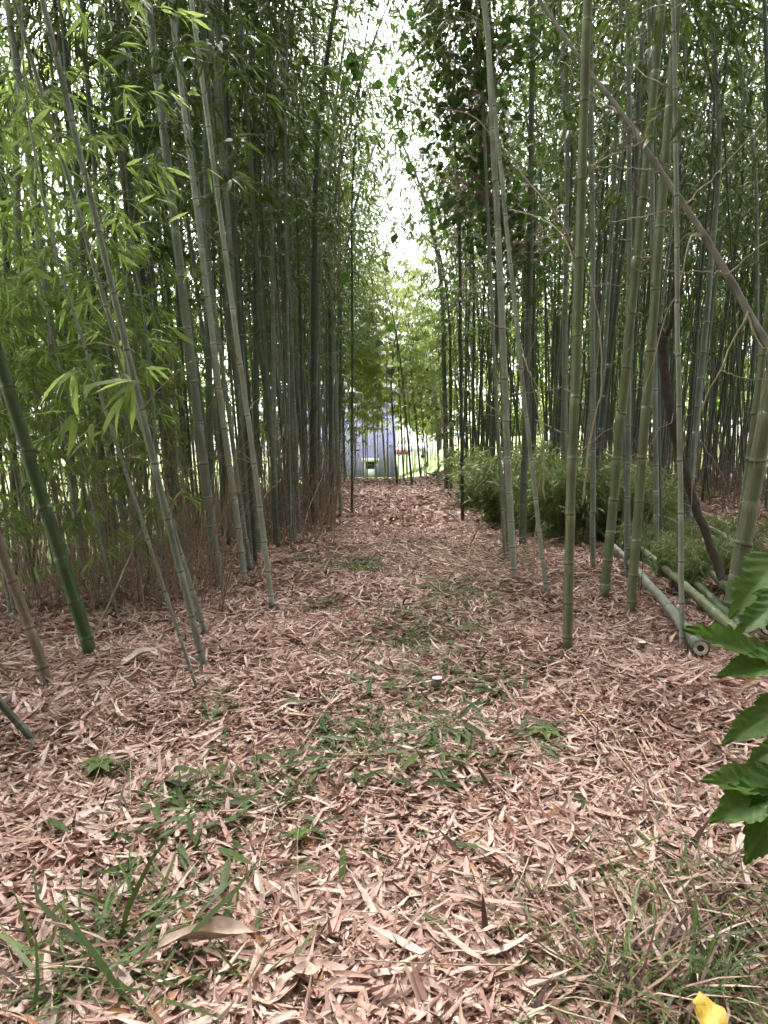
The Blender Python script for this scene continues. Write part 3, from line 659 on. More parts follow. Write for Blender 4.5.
# bright grass bank
xs = np.linspace(.8, 16, 40); ys = np.linspace(24, 46, 40); X, Y = np.meshgrid(xs, ys)
Z = gh(X, Y) - .1 + 1.9 * np.clip((X - .6) / 4, 0, 1) * np.clip((Y - 24) / 8, 0, 1) * np.clip((46 - Y) / 3, 0, 1)
g = Geo(); i = np.arange(39)[:, None]; j = np.arange(39)[None]
g.add(np.stack([X, Y, Z], -1).reshape(-1, 3), np.stack([i * 40 + j, i * 40 + j + 1, (i + 1) * 40 + j + 1, (i + 1) * 40 + j], -1).reshape(-1, 4))
tag(link('terrain', g.mesh('terrain', M['lawn'], True)), 'bright grass bank right of the purple building', kind='structure')

# ------------------------------------------------------------------ green dwarf bamboo under the right grove
def dwarf_meshes(seed, h=.85, rad=.42, ns=34):
    q = np.random.default_rng(seed); gs = Geo(); gl = Geo(); LP, LD, LL = [], [], []; A, B = [], []
    for i in range(ns):
        az = q.random() * 6.28; b = np.array([q.normal(0, .04), q.normal(0, .04), -.02]); L = h * q.uniform(.7, 1.15); out = rad * q.uniform(.2, 1.3)
        u = np.linspace(0, 1, 6)[:, None]
        P = b + np.array([math.cos(az), math.sin(az), 0]) * out * u ** 1.6 + np.array([0, 0, 1]) * L * (u - .28 * u ** 3)
        A += list(P[:-1]); B += list(P[1:])
        for j in range(30):
            f = q.uniform(.05, 1) * 5; i0 = min(int(f), 4); p = P[i0] + (P[i0 + 1] - P[i0]) * (f - i0)
            a3 = az + q.normal(0, 1.1); e3 = q.normal(-.35, .45); LP.append(p + q.normal(0, .03, 3)); LD.append((math.cos(a3) * math.cos(e3), math.sin(a3) * math.cos(e3), math.sin(e3))); LL.append(q.uniform(.06, .14))
    segs(gs, A, B, .0028, .0018); n = len(LP); LL = np.array(LL)
    leaves(gl, T_LEAF, np.array(LP), np.array(LD), nrm(q.normal(0, .45, (n, 3)) + [0, 0, 1]), LL, LL * .12, q.uniform(.1, .5, n), .25, np.column_stack([np.clip(q.normal(.45, .25, n), 0, 1), np.zeros((n, 2))]), 0, q.normal(0, .3, n))
    return gs.mesh('stem', M['twig']), gl.mesh('foliage', M['leaf_low'])
DV = [dwarf_meshes(80 + i) for i in range(4)]
for i, (px, py, s) in enumerate([(468, 508, 1), (480, 515, .95), (496, 524, 1), (515, 528, .95), (535, 536, 1.1), (556, 541, .9), (580, 543, .9), (604, 540, .85), (628, 541, .8), (652, 545, .7), (510, 512, 1.15), (545, 516, 1.1), (585, 518, 1.1), (625, 522, .95), (665, 530, .75), (470, 497, 1.1), (684, 560, .4), (712, 556, .4), (645, 560, .4), (700, 578, .35), (692, 592, .36), (728, 592, .4), (664, 580, .36), (748, 566, .5), (640, 566, .36)]):
    b = ground(px, py); root = link('dwarf_bamboo', None, None, b.tolist()); root.scale = (s * 1.2,) * 3; root.rotation_euler = (0, 0, i * 1.9)
    link('stem', DV[i % 4][0], root); link('foliage', DV[i % 4][1], root)
    tag(root, 'one of the clumps of low green bamboo making up the thicket under the right grove', 'dwarf bamboo', 'low green thicket under the right grove')

# ------------------------------------------------------------------ fallen poles
def pole(A, B, r, mat, label, cut=True, name='fallen_pole', group='fallen bamboo poles on the right'):
    A = np.asarray(A, float); B = np.asarray(B, float); L = float(np.linalg.norm(B - A))
    root = link(name, None, None, A.tolist()); root.rotation_mode = 'QUATERNION'; root.rotation_quaternion = basis(B - A, 1.0).to_quaternion()
    g = Geo(); culm_geo(g, L, r, random.randrange(10 ** 6), 14, True, 0, .22, 0.0); link('culm', g.mesh('culm', C_[mat], True), root)
    if cut:
        a = np.arange(14) * 2 * math.pi / 14; ci = np.stack([np.cos(a), np.sin(a), 0 * a], 1)
        g = Geo(); V = np.concatenate([ci * r * 1.06 + [0, 0, -.004], ci * r * .55 + [0, 0, -.0035], ci * r * .5 + [0, 0, -.0005]])
        j = np.arange(14); j2 = (j + 1) % 14
        g.add(V, np.concatenate([np.stack([j2, j, 14 + j, 14 + j2], 1), np.stack([14 + j2, 14 + j, 28 + j, 28 + j2], 1)])); 
        ce = link('cut_end', g.mesh('cut_end', M['cut']), root)
        g = Geo(); g.add(np.concatenate([ci * r * .52 + [0, 0, -.0012], [[0, 0, -.0012]]]), None, np.stack([j2, j, np.full(14, 14)], 1)); link('hollow', g.mesh('hollow', M['hollow']), ce)  # flat dark disc, painting the shade inside the open end
    tag(root, label, 'bamboo pole', group); return root
def gp(px, py, dz): p = ground(px, py); p[2] += dz; return p
pole(gp(700, 664, .058), gp(592, 535, .12), .024, 'grey', 'long grey fallen pole whose cut hollow end lies nearest on the dry leaves')
pole(gp(760, 665, .04), gp(598, 528, .16), .024, 'olive', 'fallen pole lying just behind the one with the visible cut end')
pole(gp(742, 640, .04), gp(650, 548, .12), .024, 'green', 'green fallen pole ending behind the lobed shrub leaves')
pole(gp(768, 648, .08), gp(668, 556, .2), .024, 'green', 'green fallen pole lying across others behind the thickest standing bamboo')
pole(gp(780, 590, .1), gp(655, 535, .22), .028, 'olive', 'olive fallen pole in the back of the pile on the right')
pole(gp(740, 562, .06), gp(640, 522, .2), .026, 'green', 'green fallen pole farthest back in the pile, near the bare brown floor')
pole(gp(690, 600, .03), gp(620, 545, .05), .022, 'olive', 'short dull fallen pole under the pile')
for i_, (a_, b_, r_, m_, lab) in enumerate([((735, 655, .02), (672, 572, .05), .014, 'olive', 'thin olive pole low in the pile, just left of the shrub leaves'), ((775, 610, .2), (690, 545, .26), .015, 'grey', 'thin grey pole lying highest in the pile at the right edge'),
        ((716, 606, .02), (608, 552, .06), .013, 'brown', 'thin brown dead pole between the two longest fallen poles'), ((790, 565, .1), (668, 528, .3), .014, 'straw', 'thin straw coloured pole slanting over the back of the pile')]):
    pole(gp(*a_), gp(*b_), r_, m_, lab, False)
p0 = ground(660, 520); pole(at(656, 477, p0[1]), at(528, 418, p0[1] + 1.0), .02, 'straw', 'straw coloured dead pole tilted across the top of the green thicket', False)
pole(at(700, 590, 4.0), at(620, 548, 5.6), .018, 'straw', 'thin straw coloured pole among the green fallen ones', False)

# leaning dead culm with its side twigs
DP = [(512, -40, 3.5), (580, 59, 3.25), (621, 112, 3.1), (661, 172, 2.95), (705, 237, 2.8), (752, 319, 2.62), (800, 410, 2.4), (880, 640, 2.0)]
P = smooth_line([at(*p) for p in DP], 60); root = tag(link('dead_bamboo', None, None, P[-1].tolist()), 'brown dead bamboo fallen diagonally across the right grove', 'dead bamboo')
g = Geo(); rr = np.linspace(.007, .0165, 60); cc = np.zeros((60, 3)); 
for i in range(4, 60, 5): rr[i] *= 1.22; cc[i] = (0, .8, 0)
tube(g, P - P[-1], rr, 10, cc); link('culm', g.mesh('culm', C_['brown'], True), root)
TW = [[(580, 68, 3.2), (600, 40, 3.1), (615, 12, 3.0)], [(621, 112, 3.1), (600, 100, 3.2), (560, 60, 3.3)], [(642, 142, 3.0), (655, 110, 2.9), (672, 60, 2.8)], [(642, 142, 3.0), (615, 155, 3.0), (585, 168, 3.1)],
      [(661, 172, 2.95), (630, 168, 2.9), (590, 166, 2.9)], [(684, 205, 2.88), (720, 170, 2.8), (768, 118, 2.7)], [(684, 205, 2.88), (650, 215, 2.9), (610, 222, 3)], [(705, 237, 2.8), (690, 238, 2.75), (678, 290, 2.7), (660, 330, 2.7), (640, 410, 2.7)],
      [(728, 274, 2.7), (700, 272, 2.7), (665, 270, 2.75)], [(728, 274, 2.7), (750, 255, 2.65), (780, 232, 2.6)], [(748, 312, 2.62), (720, 370, 2.6), (700, 420, 2.6), (690, 520, 2.7)], [(748, 312, 2.62), (760, 345, 2.55), (785, 360, 2.5)]]
for t in TW:
    Q = smooth_line([at(*p) for p in t], 14) + rng.normal(0, .004, (14, 3)); g = Geo(); rr = np.linspace(.0038, .0014, 14); tube(g, Q - P[-1], rr, 5)
    link('side_branch', g.mesh('side_branch', C_['straw'], True), root)
# dark dead trunk
tr = [(742, 625, 3.1), (722, 575, 3.35), (700, 520, 3.5), (684, 470, 3.6), (672, 420, 3.65), (664, 370, 3.7), (663, 336, 3.7)]
P = smooth_line([at(*p) for p in tr], 30); P += rng.normal(0, .004, P.shape)
root = tag(link('dead_tree', None, None, P[0].tolist()), 'dark crooked dead trunk with a forked top leaning behind the whitish thin bamboo', 'dead tree')
g = Geo(); rr = np.linspace(.02, .026, 30) * rng.uniform(.85, 1.15, 30); tube(g, P - P[0], rr, 9)
link('stem', g.mesh('stem', M['dead_bark'], True), root)
for t in ([(663, 338, 3.7), (672, 322, 3.65), (675, 270, 3.6), (676, 240, 3.58)], [(663, 338, 3.7), (655, 320, 3.75), (648, 316, 3.8)]):
    Q = smooth_line([at(*p) for p in t], 16); Q += rng.normal(0, .006, Q.shape); g = Geo(); tube(g, Q - P[0], np.linspace(.017, .008, 16), 8); link('limb', g.mesh('limb', M['dead_bark'], True), root)

# bent and dead twigs in the right grove
def twig(pts, r, mat, label, group='dead twigs in the right grove', name='dead_twig', cat='twig'):
    Q = smooth_line([at(*p) for p in pts], 22); Q[1:] += rng.normal(0, .0025, (21, 3)); g = Geo(); tube(g, Q - Q[0], np.linspace(r, r * .45, 22), 6)
    return tag(link(name, g.mesh(name, mat, True), None, Q[0].tolist()), label, cat, group)
twig([(582, 505, 2.9), (590, 440, 2.85), (601, 390, 2.8), (599, 330, 2.8), (590, 275, 2.85)], .004, C_['straw'], 'straw yellow twig bowed beside the nearest olive bamboo')
twig([(580, 290, 2.8), (565, 240, 2.9), (540, 218, 3), (510, 210, 3.1)], .004, C_['straw'], 'pale twig arching left from the nearest olive bamboo at mid height')
twig([(580, 262, 3), (560, 220, 3), (520, 170, 3.2), (500, 145, 3.3), (470, 115, 3.4), (440, 108, 3.5)], .005, M['twig_dry'], 'brown twig curving up left in front of the dark vine leaves')
twig([(545, 500, 3.2), (540, 400, 3.2), (528, 370, 3.2), (520, 340, 3.3)], .004, C_['straw'], 'straight straw twig beside the thin leaning pale bamboo')
twig([(533, 585, 3.6), (537, 500, 3.6), (541, 440, 3.6), (530, 370, 3.6)], .004, C_['straw'], 'thin straw stalk standing in front of the thicket')
twig([(500, 418, 3.6), (515, 396, 3.5), (530, 350, 3.4), (545, 320, 3.4), (555, 300, 3.4)], .003, M['twig_dry'], 'fine brown twig crossing the thin leaning pale bamboo')
twig([(480, 318, 3.8), (500, 326, 3.7), (512, 330, 3.6)], .003, C_['straw'], 'short pale twig sticking left out of the pale waxy bamboo')
twig([(512, 394, 3.6), (560, 388, 3.5), (600, 372, 3.4), (640, 340, 3.4)], .003, M['twig_dry'], 'long fine twig slanting up right behind the olive bamboos')
twig([(523, 452, 3.6), (510, 440, 3.6), (500, 430, 3.6)], .0035, C_['straw'], 'short bare twig low on the thin leaning pale bamboo')
twig([(470, 545, 4.2), (478, 528, 4.1), (481, 516, 4.1)], .006, C_['straw'], 'broken pale stick poking out of the litter before the thicket')
twig([(460, 541, 4.3), (480, 550, 4.1), (505, 562, 3.9)], .007, M['twig_dry'], 'brown stick lying in the heap of dead stems before the thicket')
twig([(438, 468, 17), (430, 474, 16), (421, 468, 16)], .03, C_['straw'], 'pale bent branch lying on the mound at the far path end')
twig([(720, 370, 3.0), (745, 378, 3.0), (790, 380, 2.9)], .003, C_['straw'], 'horizontal straw twig near the right picture edge at mid height')
twig([(700, 440, 3.3), (725, 480, 3.2), (738, 520, 3.2)], .003, M['twig_dry'], 'brown twig sagging over the bare floor on the right')
twig([(655, 470, 3.0), (645, 540, 3.0), (640, 600, 3.05)], .0035, C_['brown'], 'reddish thin stalk in front of the leaning olive pair')
twig([(770, 345, 2.5), (755, 460, 2.6), (735, 560, 2.7), (708, 600, 2.8)], .003, M['twig_dry'], 'long thin twig hanging in front of the thickest olive bamboo')
q = np.random.default_rng(5)
# heap of dead stems at the thicket foot, a twiggy mass
def stick_mass(name, label, n, pos, Lr, rr, tilt, mat, bend=.15, seed=3):
    q = np.random.default_rng(seed); g = Geo(); P = np.array([pos(q) for _ in range(n)]); L = q.uniform(*Lr, n); a = q.random(n) * 6.28; ti = np.abs(q.normal(tilt[0], tilt[1], n))
    D = np.stack([np.cos(a) * np.sin(ti), np.sin(a) * np.sin(ti), np.cos(ti)], 1); bd = q.normal(0, bend, (n, 3)); prev = P; r = q.uniform(*rr, n)
    for k_ in range(1, 5):
        u = k_ / 4; nx = P + D * (L * u)[:, None] + bd * (L * u * u)[:, None]
        nx[:, 2] = np.maximum(nx[:, 2], gh(nx[:, 0], nx[:, 1]) + .012)
        segs(g, prev, nx, r * (1.1 - .2 * k_), r * (1.1 - .2 * (k_ + 1)) + .0003, (0, 0, 0), 0, 4); prev = nx
    return tag(link(name, g.mesh(name, mat)), label, 'dead stems', kind='stuff')
def on_ground(px0, px1, py0, py1):
    def f(q): p = ground(q.uniform(px0, px1), q.uniform(py0, py1)); p[2] += .01; return p
    return f
stick_mass('dead_brush', 'reddish dry brush of dead shoots standing at the foot of the left grove', 560, on_ground(215, 335, 494, 536), (.15, 1.4), (.002, .006), (.02, .22), M['twig_red'], .25)
stick_mass('dead_brush', 'pale dry shoots standing among the reddish brush', 420, on_ground(190, 335, 494, 550), (.15, 1.2), (.0015, .005), (.08, .3), M['twig_dry'], .3, 21)
stick_mass('dead_brush', 'brown dead twigs standing among the left bamboo feet', 1000, on_ground(-20, 225, 515, 618), (.2, 1.3), (.001, .0036), (.15, .35), M['twig_dry'], .2, 8)
stick_mass('dead_stems', 'heap of dead stems lying before the green thicket', 110, on_ground(445, 540, 535, 580), (.3, .9), (.003, .007), (1.45, .1), M['twig_dry'], .08, 9)
stick_mass('dead_twigs', 'thin dry stalks lying scattered over the litter', 260, on_ground(20, 760, 560, 1000), (.12, .5), (.0008, .0022), (1.5, .06), C_['straw'], .08, 10)
stick_mass('dead_twigs', 'dark dry twigs lying scattered over the litter', 200, on_ground(20, 760, 545, 1000), (.1, .4), (.001, .0028), (1.5, .08), M['bark'], .1, 11)
stick_mass('dead_brush', 'reddish dead shoots standing deep in the right grove', 700, on_ground(600, 800, 482, 506), (.4, 1.6), (.004, .009), (0, .25), M['twig_red'], .2, 12)

GC = 'dead canes leaning at the foot of the left grove'
for (a_, b_, r_, lab) in [((95, 640, 0, 2.5), (165, 470, 0, 3.6), .005, 'brown dead cane leaning right behind the thick green bamboo'), ((232, 592, 0, 0), (150, 500, 0, 4.6), .005, 'thin dead cane lying across the feet of the stout leaning bamboo'),
        ((262, 588, 0, 0), (335, 560, 0, 0), .004, 'dead cane lying on the litter right of the slender pale curved bamboo'), ((60, 600, 0, 0), (30, 440, 0, 3.4), .004, 'thin brown dead cane standing left of the thick green bamboo'), ((150, 598, 0, 0), (215, 535, 0, 4.4), .0045, 'dead cane slanting through the brown twigs between two leaning bamboos'),
        ((300, 545, 0, 0), (322, 478, 0, 6.6), .005, 'dead cane slanting right in front of the reddish brush')]:
    A_ = ground(a_[0], a_[1]) + [0, 0, .02]; B_ = at(b_[0], b_[1], b_[3]) if b_[3] else ground(b_[0], b_[1]) + [0, 0, .03]
    P = smooth_line([A_, (A_ + B_) / 2 + rng.normal(0, .02, 3), B_], 16); g = Geo(); tube(g, P - P[0], np.linspace(r_, r_ * .5, 16), 7, [(0, .6, 0) if i % 4 == 0 else (0, 0, 0) for i in range(16)])
    tag(link('dead_cane', g.mesh('dead_cane', C_['brown'], True), None, P[0].tolist()), lab, 'dead cane', GC)

# ------------------------------------------------------------------ grass tufts
def tuft(px, py, n, rad, L, label, lean=(0, 0), grp='grass tufts on the path', seed=0, dry=.25, wd=.038):
    q = np.random.default_rng(seed + px); b = ground(px, py); b[2] += .015; root = tag(link('grass_tuft', None, None, b.tolist()), label, 'grass', grp)
    for nm, mt, k in (('blades', M['grass'], n), ('dry_blades', M['litter'], int(n * dry))):
        if k < 2: continue
        g = Geo(); xy = q.normal(0, rad, (k, 2)); a = q.random(k) * 6.28; e = np.clip(q.normal(.33, .3, k), .03, 1.3)
        P = np.column_stack([xy, gh(xy[:, 0] + b[0], xy[:, 1] + b[1]) - b[2] + .02]); D = np.stack([np.cos(a) * np.cos(e) + lean[0], np.sin(a) * np.cos(e) + lean[1], np.sin(e)], 1)
        Ln = L * q.uniform(.4, 1.2, k)
        leaves(g, T_BLADE, P, D, np.column_stack([q.normal(0, .3, (k, 2)), np.ones(k)]), Ln, Ln * wd * q.uniform(.6, 1.3, k) + .001, q.uniform(.1, .7, k), .2, np.column_stack([np.clip(q.normal(.5, .25, k), 0, 1), np.zeros((k, 2))]), 0, q.normal(0, .5, k))
        link('foliage' if nm == 'blades' else 'dry_foliage', g.mesh(nm, mt), root)
tuft(110, 975, 190, .05, .15, 'loose green grass tuft in the near left corner of the path', (.25, .1))
tuft(150, 930, 90, .05, .11, 'smaller green grass tuft just beyond the one in the near left corner', (.3, .1))
tuft(60, 1010, 110, .05, .12, 'grass clump at the very bottom left of the picture', (.2, .1))
tuft(230, 1000, 30, .03, .08, 'few green blades beside the curled brown sheath', (.3, .2))
tuft(650, 1015, 300, .06, .14, 'fine green grass tuft beside the yellow leaf', (-.35, .1), dry=.7, wd=.022)
tuft(600, 960, 190, .07, .13, 'fine grass leaning left between dry leaves near the lower right', (-.4, .15), dry=.7, wd=.018)
tuft(735, 925, 240, .06, .13, 'dark fine grass under the lobed shrub leaves', (-.3, .1), dry=.6, wd=.02)
tuft(745, 1005, 320, .06, .14, 'thick fine grass in the bottom right corner', (-.3, .1), dry=.6, wd=.022)
tuft(350, 752, 110, .06, .08, 'grass patch in the middle of the path, left of the cut white stump', (.1, .1))
tuft(435, 740, 120, .07, .08, 'grass patch on the path just nearer than the cut white stump', (.1, .1))
tuft(240, 810, 110, .07, .09, 'grass patch left of the three leaved sprout', (.2, .1))
tuft(420, 650, 110, .07, .10, 'grass patch on the path just beyond the cut white stump', (.1, .1))
tuft(355, 572, 160, .10, .12, 'dark green grass patch farthest along the path', (.1, .1))
tuft(455, 598, 120, .08, .12, 'green grass patch on the right half of the path before the thicket', (.1, .1))
tuft(650, 890, 70, .05, .10, 'thin grass right of centre below the long straw stalks', (-.3, .1), dry=.5, wd=.02)

# ------------------------------------------------------------------ small single things on the path
def stump(px, py, r, h, label):
    b = ground(px, py); root = tag(link('bamboo_stump', None, None, b.tolist()), label, 'stump', 'cut bamboo stumps on the path'); g = Geo()
    g2 = Geo(); tube(g, [(0, 0, -.02), (0, 0, h * .6), (.003, -.006, h)], [r, r, r * 1.02], 14); link('stem', g.mesh('stem', C_['brown'], True), root)
    a = np.arange(14) * 2 * math.pi / 14; V = np.stack([np.cos(a) * r * .98 + .003, np.sin(a) * r * .98 - .006, np.full(14, h + .0025)], 1); V[:, 2] -= .3 * V[:, 1] * -1 * 0
    g2.add(np.concatenate([V, [[.003, -.006, h + .004]]]), None, np.stack([np.arange(14), (np.arange(14) + 1) % 14, np.full(14, 14)], 1)); link('cut_top', g2.mesh('cut_top', M['cut']), root)
stump(436, 696, .0165, .06, 'white topped cut bamboo stump in the middle of the path')
stump(327, 767, .006, .04, 'tiny pale cut stump left of the path middle')
stump(334, 686, .005, .04, 'tiny cut stump farther along the left half of the path')
stump(640, 655, .014, .05, 'short brown stump standing near the cut end of the fallen pole')
def curl_leaf(px, py, L, W, az, mat, label, name='fallen_sheath', cat='sheath', lift=.012, curl=.15, fold=.5, c=.6, pitch=.1, n=12):
    b = ground(px, py); g = Geo(); u = np.linspace(0, 1, n); w = np.sin(np.pi * np.clip(u * .93 + .05, 0, 1)) ** .7 * W / 2
    d = np.array([math.cos(az), math.sin(az), 0]); s_ = np.array([-d[1], d[0], 0]); V = []
    for i in range(n):
        for v in (-1, -.5, 0, .5, 1):
            z = lift + fold * abs(v) ** 1.5 * w[i] + pitch * L * u[i] - curl * L * (u[i] - .5) ** 2 + .004 * math.sin(u[i] * 9 + v * 2); V.append(d * (u[i] - .5) * L + s_ * v * w[i] + [0, 0, z + .01])
    i = np.arange(n - 1)[:, None]; j = np.arange(4)[None]; g.add(V, np.stack([i * 5 + j, (i + 1) * 5 + j, (i + 1) * 5 + j + 1, i * 5 + j + 1], -1).reshape(-1, 4), None, (c, 0, 0))
    return tag(link(name, g.mesh(name, mat, True), None, (b + [0, 0, .018]).tolist()), label, cat)
curl_leaf(140, 668, .16, .045, 1.05, M['sheath'], 'large pale culm sheath lying beside the thick green leaning bamboo')
curl_leaf(208, 968, .14, .03, .05, M['sheath'], 'curled brown culm sheath near the lower left grass', fold=1.2)
curl_leaf(300, 1003, .06, .02, .3, M['sheath'], 'small orange brown dry sheath at the bottom of the picture', curl=.3)
curl_leaf(706, 1088, .046, .036, 1.7, M['yellow'], 'yellow fallen leaf in the lower right grass', 'fallen_leaf', 'leaf', fold=.2, lift=.06, pitch=.3)
curl_leaf(172, 803, .09, .012, -.35, M['hollow'], 'dark flat dead stalk piece left of the path middle', 'stalk_piece', 'stalk')
b = ground(300, 858); b[2] += .02; root = tag(link('sprout', None, None, b.tolist()), 'small bright sprout with three round leaves on the litter', 'sprout')
g = Geo(); segs(g, [(0, 0, 0)], [(0, 0, .03)], .001, .001); link('stem', g.mesh('stem', M['twig']), root)
for a in (.3, 1.7, 3.2, 4.6):
    g = Geo(); leaves(g, T_HEART, np.array([[0, 0, .03]]), np.array([[math.cos(a), math.sin(a), .15]]), np.array([[0, 0, 1.]]), .022, .02, .2, .2, (.9, 0, 0)); link('leaf', g.mesh('leaf', M['leaf_lit']), root)
for px, py, lab in ((545, 748, 'small dark leafed seedling on the path right of the middle'), (100, 782, 'light green seedling lying low near the left edge of the path')):
    b = ground(px, py); b[2] += .02; root = tag(link('seedling', None, None, b.tolist()), lab, 'seedling'); g = Geo(); segs(g, [(0, 0, 0)], [(0, 0, .03)], .0012, .001); link('stem', g.mesh('stem', M['twig']), root)
    for a in (.2, 1.2, 2.6, 3.4, 4.6, 5.5):
        g = Geo(); leaves(g, T_HEART, np.array([[0, 0, .028]]), np.array([[math.cos(a), math.sin(a), .1]]), np.array([[0, 0, 1.]]), .05, .022, .25, .2, (.5, 0, 0)); link('leaf', g.mesh('leaf', M['leaf_low']), root)
LS = [[(588, 640), (640, 760), (700, 880)], [(600, 655), (655, 770), (722, 895)], [(560, 700), (640, 800), (716, 935)], [(590, 690), (620, 760), (660, 830)], [(690, 870), (730, 905), (790, 945)], [(265, 800), (300, 760), (345, 690)]]
for t, lab in zip(LS, ('long straw stalk lying from the nearest olive bamboo towards the shrub', 'long straw stalk lying parallel on the right of another one', 'long straw stalk that ends in the lower right grass', 'short straw stalk left of the long ones', 'straw stalk lying under the lobed shrub leaves', 'thin straw stalk lying left of the path middle')):
    Q = smooth_line([gp(x, y, .035) for x, y in t], 14); g = Geo(); tube(g, Q - Q[0], np.linspace(.0024, .0012, 14), 6)
    tag(link('straw_stalk', g.mesh('straw_stalk', C_['straw'], True), None, Q[0].tolist()), lab, 'stalk', 'straw stalks lying on the path')

# ------------------------------------------------------------------ lobed shrub at the right edge
def lobed_leaf(seed, L=1.0, wd=.5):
    q = np.random.default_rng(seed); n = 72; vs_ = np.linspace(-1, 1, 13); g = Geo(); V = []; C = []
    for i in range(n):
        u = i / (n - 1); base = math.sin(math.pi * min(1, u ** .75)) ** .8 * wd / 2 * (1 - .25 * u)
        saw = ((u * 12 + .3 * math.sin(u * 15 + seed)) % 1); lob = 1 - .26 * abs(math.sin(u * math.pi * 2.6 + .4)) ** 2
        w = base * lob * (.86 + .15 * saw) + .001
        for v in vs_:
            av = abs(v); ph = ((u - .16 * av) * 8) % 1; vein = max(0, 1 - abs(ph - .5) * 9) if u > .06 else 0
            V.append((w * v, u * L + .05 * av * L * (1 - u) + .02 * saw * av ** 3 * L, -.26 * u * u * L + .10 * av * wd * (1 - .5 * u) + .012 * math.cos((ph - .5) * 6.28) * av * -1 + .022 * math.sin(u * 7 + v * 2)))
            C.append((.32 + .1 * math.sin(3 * u + seed) + .35 * vein * (1 - av * .6) + (.5 if av < .05 else 0) + .05 * q.normal(), 0, 0))
    k = len(vs_); i = np.arange(n - 1)[:, None]; j = np.arange(k - 1)[None]
    g.add(V, np.stack([i * k + j, i * k + j + 1, (i + 1) * k + j + 1, (i + 1) * k + j], -1).reshape(-1, 4), None, np.clip(C, 0, 1))
    return g.mesh('leaf', M['leaf_shrub'], True)
SL = [lobed_leaf(i, 1, w_) for i, w_ in enumerate((.62, .5, .42))]
base = np.array([1.02, 1.35, float(gh(1.02, 1.35))])
root = tag(link('broadleaf_shrub', None, None, base.tolist()), 'green shrub with large toothed lobed leaves reaching in from the right', 'shrub')
from mathutils import Matrix
SH = [((792, 552), (732, 606), 1.32, 0, .2), ((800, 596), (738, 622), 1.25, 1, .1), ((800, 690), (712, 612), 1.18, 2, -.2), ((800, 668), (730, 660), 1.15, 1, .25), ((806, 705), (730, 728), 1.1, 1, .1),
      ((790, 745), (752, 757), 1.12, 2, .3), ((800, 800), (722, 764), 1.05, 1, .0), ((800, 790), (720, 806), 1.02, 0, .15), ((790, 780), (750, 860), 1.0, 0, .35), ((830, 640), (775, 580), 1.3, 0, 0), ((830, 760), (770, 840), .98, 0, 0)]
gs = Geo()
stemtop = np.array([.98, 1.28, .62]); SP = smooth_line([[0, 0, -.03], (stemtop - base) * .5 + [.03, 0, 0], stemtop - base], 14)
tube(gs, SP, np.linspace(.009, .004, 14), 8)
for (b_, t_, Y, v, roll) in SH:
    A = at(*b_, Y); B = at(*t_, Y - .07); d = B - A; L = np.linalg.norm(d); d = d / L
    n_ = np.array([-.15 + roll, -.55, 1.0]); n_ = nrm(n_ - d * (n_ @ d)); x_ = np.cross(d, n_)
    o = link('leaf', SL[v], root); mw = Matrix(np.column_stack([np.row_stack([np.column_stack([x_ * L, d * L, n_ * L]), [0, 0, 0]]), [*(A - base + n_ * .04 * L), 1]]).tolist())
    o.matrix_local = mw
    i_ = int(np.argmin(np.abs(SP[:, 2] + base[2] - (A[2] - .08)))); S0 = SP[i_]; E = A - base
    Q = smooth_line([S0, (S0 + E) / 2 + [0, 0, .03], E + n_ * .04 * L], 8); tube(gs, Q, .0022, 6)
link('stem', gs.mesh('stem', M['twig'], True), root)

# ------------------------------------------------------------------ vines with broad leaves
def vine(path, n, spread, leaf, label, seed, hang=None):
    q = np.random.default_rng(seed); P = smooth_line([at(*p) for p in path], 40); root = tag(link('climbing_vine', None, None, P[0].tolist()), label, 'vine')
    g = Geo(); tube(g, P - P[0], np.linspace(.009, .004, 40), 6); link('stem', g.mesh('stem', M['twig_dry'], True), root)
    k = q.integers(0, 40, n); cl = q.normal(0, 1, (40, 3)); p = P[k] + (cl[k] * .8 + q.normal(0, .55, (n, 3))) * spread; a = q.random(n) * 6.28; e = q.normal(-.45, .55, n)
    D = np.stack([np.cos(a) * np.cos(e), np.sin(a) * np.cos(e), np.sin(e)], 1); L = leaf[0] + (leaf[1] - leaf[0]) * q.random(n) ** 1.6
    g = Geo(); leaves(g, T_HEART, p - P[0], D, nrm(q.normal(0, .5, (n, 3)) + [0, -.6, .8]), L, L * q.uniform(.75, 1, n), .2, .25, np.column_stack([np.clip(q.normal(.4, .25, n), 0, 1), np.zeros((n, 2))]))
    pk = P[k] - P[0]; segs(g, pk, p - P[0], .0014, .001, (0, 0, 0), 1)
    link('foliage', g.mesh('foliage', [M['leaf_vine'], M['twig_dry']]), root)
vine([(520, 260, 5.4), (500, 210, 5.2), (490, 150, 5.0), (480, 90, 4.9), (470, 20, 4.8), (460, -60, 4.8)], 2000, np.array([.22, .28, .2]), (.03, .085), 'dark broad leaved vine climbing high at the right side of the sky gap', 1)
vine([(462, 300, 9), (456, 210, 8.6), (450, 150, 8.2), (446, 60, 8), (440, -40, 8)], 700, np.array([.22, .4, .3]), (.035, .085), 'dark vine hanging behind the larger one beside the sky gap', 4)
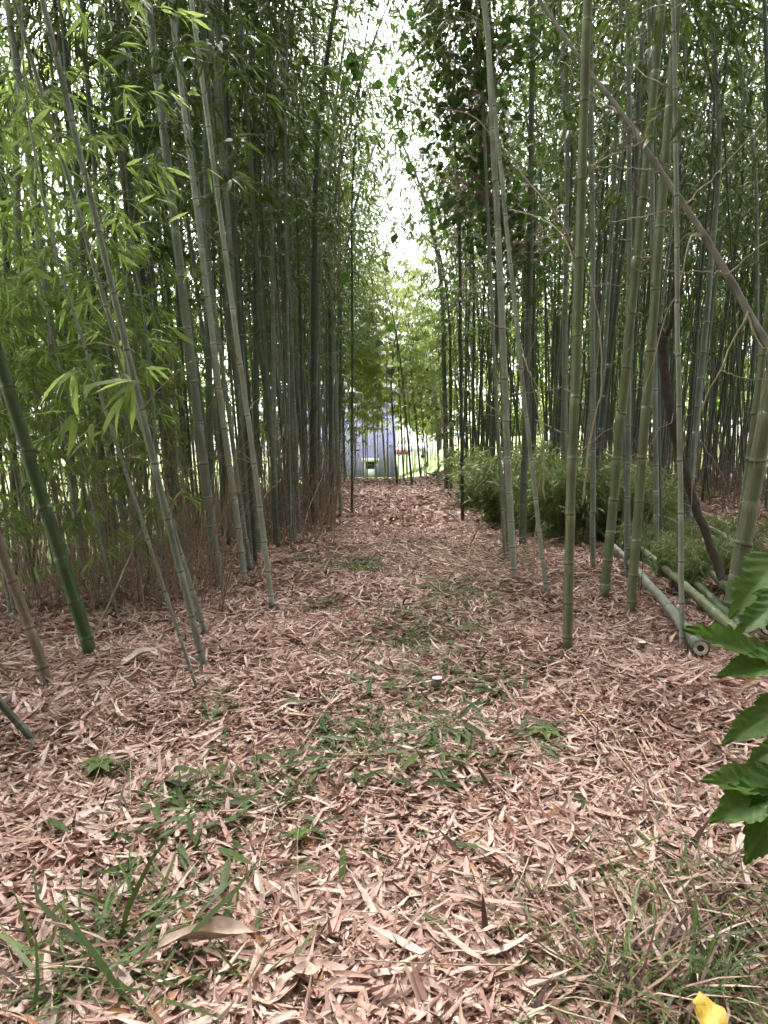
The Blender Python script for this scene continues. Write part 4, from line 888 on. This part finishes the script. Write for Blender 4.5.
vine([(338, 300, 7.2), (340, 150, 6.8), (345, 80, 6.6), (356, 60, 6.5), (368, 90, 6.4), (372, 110, 6.4)], 30, np.array([.1, .1, .12]), (.05, .12), 'few dark vine leaves dangling at the left side of the sky gap', 2)
vine([(448, 470, 12.6), (446, 440, 12.4), (438, 420, 12.3), (425, 400, 12.2), (405, 392, 12), (388, 400, 12)], 150, np.array([.3, .3, .22]), (.05, .12), 'dark broad leaved vine hanging over the far end of the path', 3)
vine([(388, 480, 10.5), (386, 330, 10.3), (385, 262, 10.2)], 9, np.array([.05, .1, .06]), (.1, .15), 'thin vine dangling in the sky gap with very few dark leaves', 6)

# bright leafy spray on the thinnest grey stem
root = roots['thinnest grey stem leaning left, carrying bright lime leaves halfway up']
bpy.context.view_layer.update(); inv = np.array(root.matrix_world.inverted())
for pts in ([(118, 440, 2.05), (95, 425, 1.95), (70, 412, 1.85)], [(112, 420, 2.05), (95, 385, 1.95), (75, 368, 1.85), (62, 385, 1.8)], [(112, 420, 2.05), (130, 385, 1.95), (142, 380, 1.9)]):
    Q = smooth_line([at(*p) for p in pts], 10); Ql = (inv @ np.column_stack([Q, np.ones(10)]).T).T[:, :3]; g = Geo(); tube(g, Ql, .0015, 5)
    q = np.random.default_rng(len(pts) * 7 + int(pts[-1][0])); n = 9; k_ = q.integers(3, 10, n); a = q.uniform(2.2, 5.2, n); e = q.normal(-.55, .35, n)
    D = np.stack([np.cos(a) * np.cos(e), np.sin(a) * np.cos(e) * .6, np.sin(e)], 1) @ inv[:3, :3].T; L = q.uniform(.09, .15, n)
    leaves(g, T_LITTER, Ql[k_], D, (np.column_stack([q.normal(0, .3, (n, 2)), np.ones(n)]) + [0, -.5, 0]) @ inv[:3, :3].T, L, L * .16, .3, .2, np.column_stack([np.full(n, .95), np.zeros((n, 2))]), 1, q.normal(0, .3, n))
    link('leafy_branch', g.mesh('leafy_branch', [M['twig'], M['leaf_lit']]), root)
print('bamboos', n1, n2, n3, n4, n5, n6, n7, n8, n9, n10)
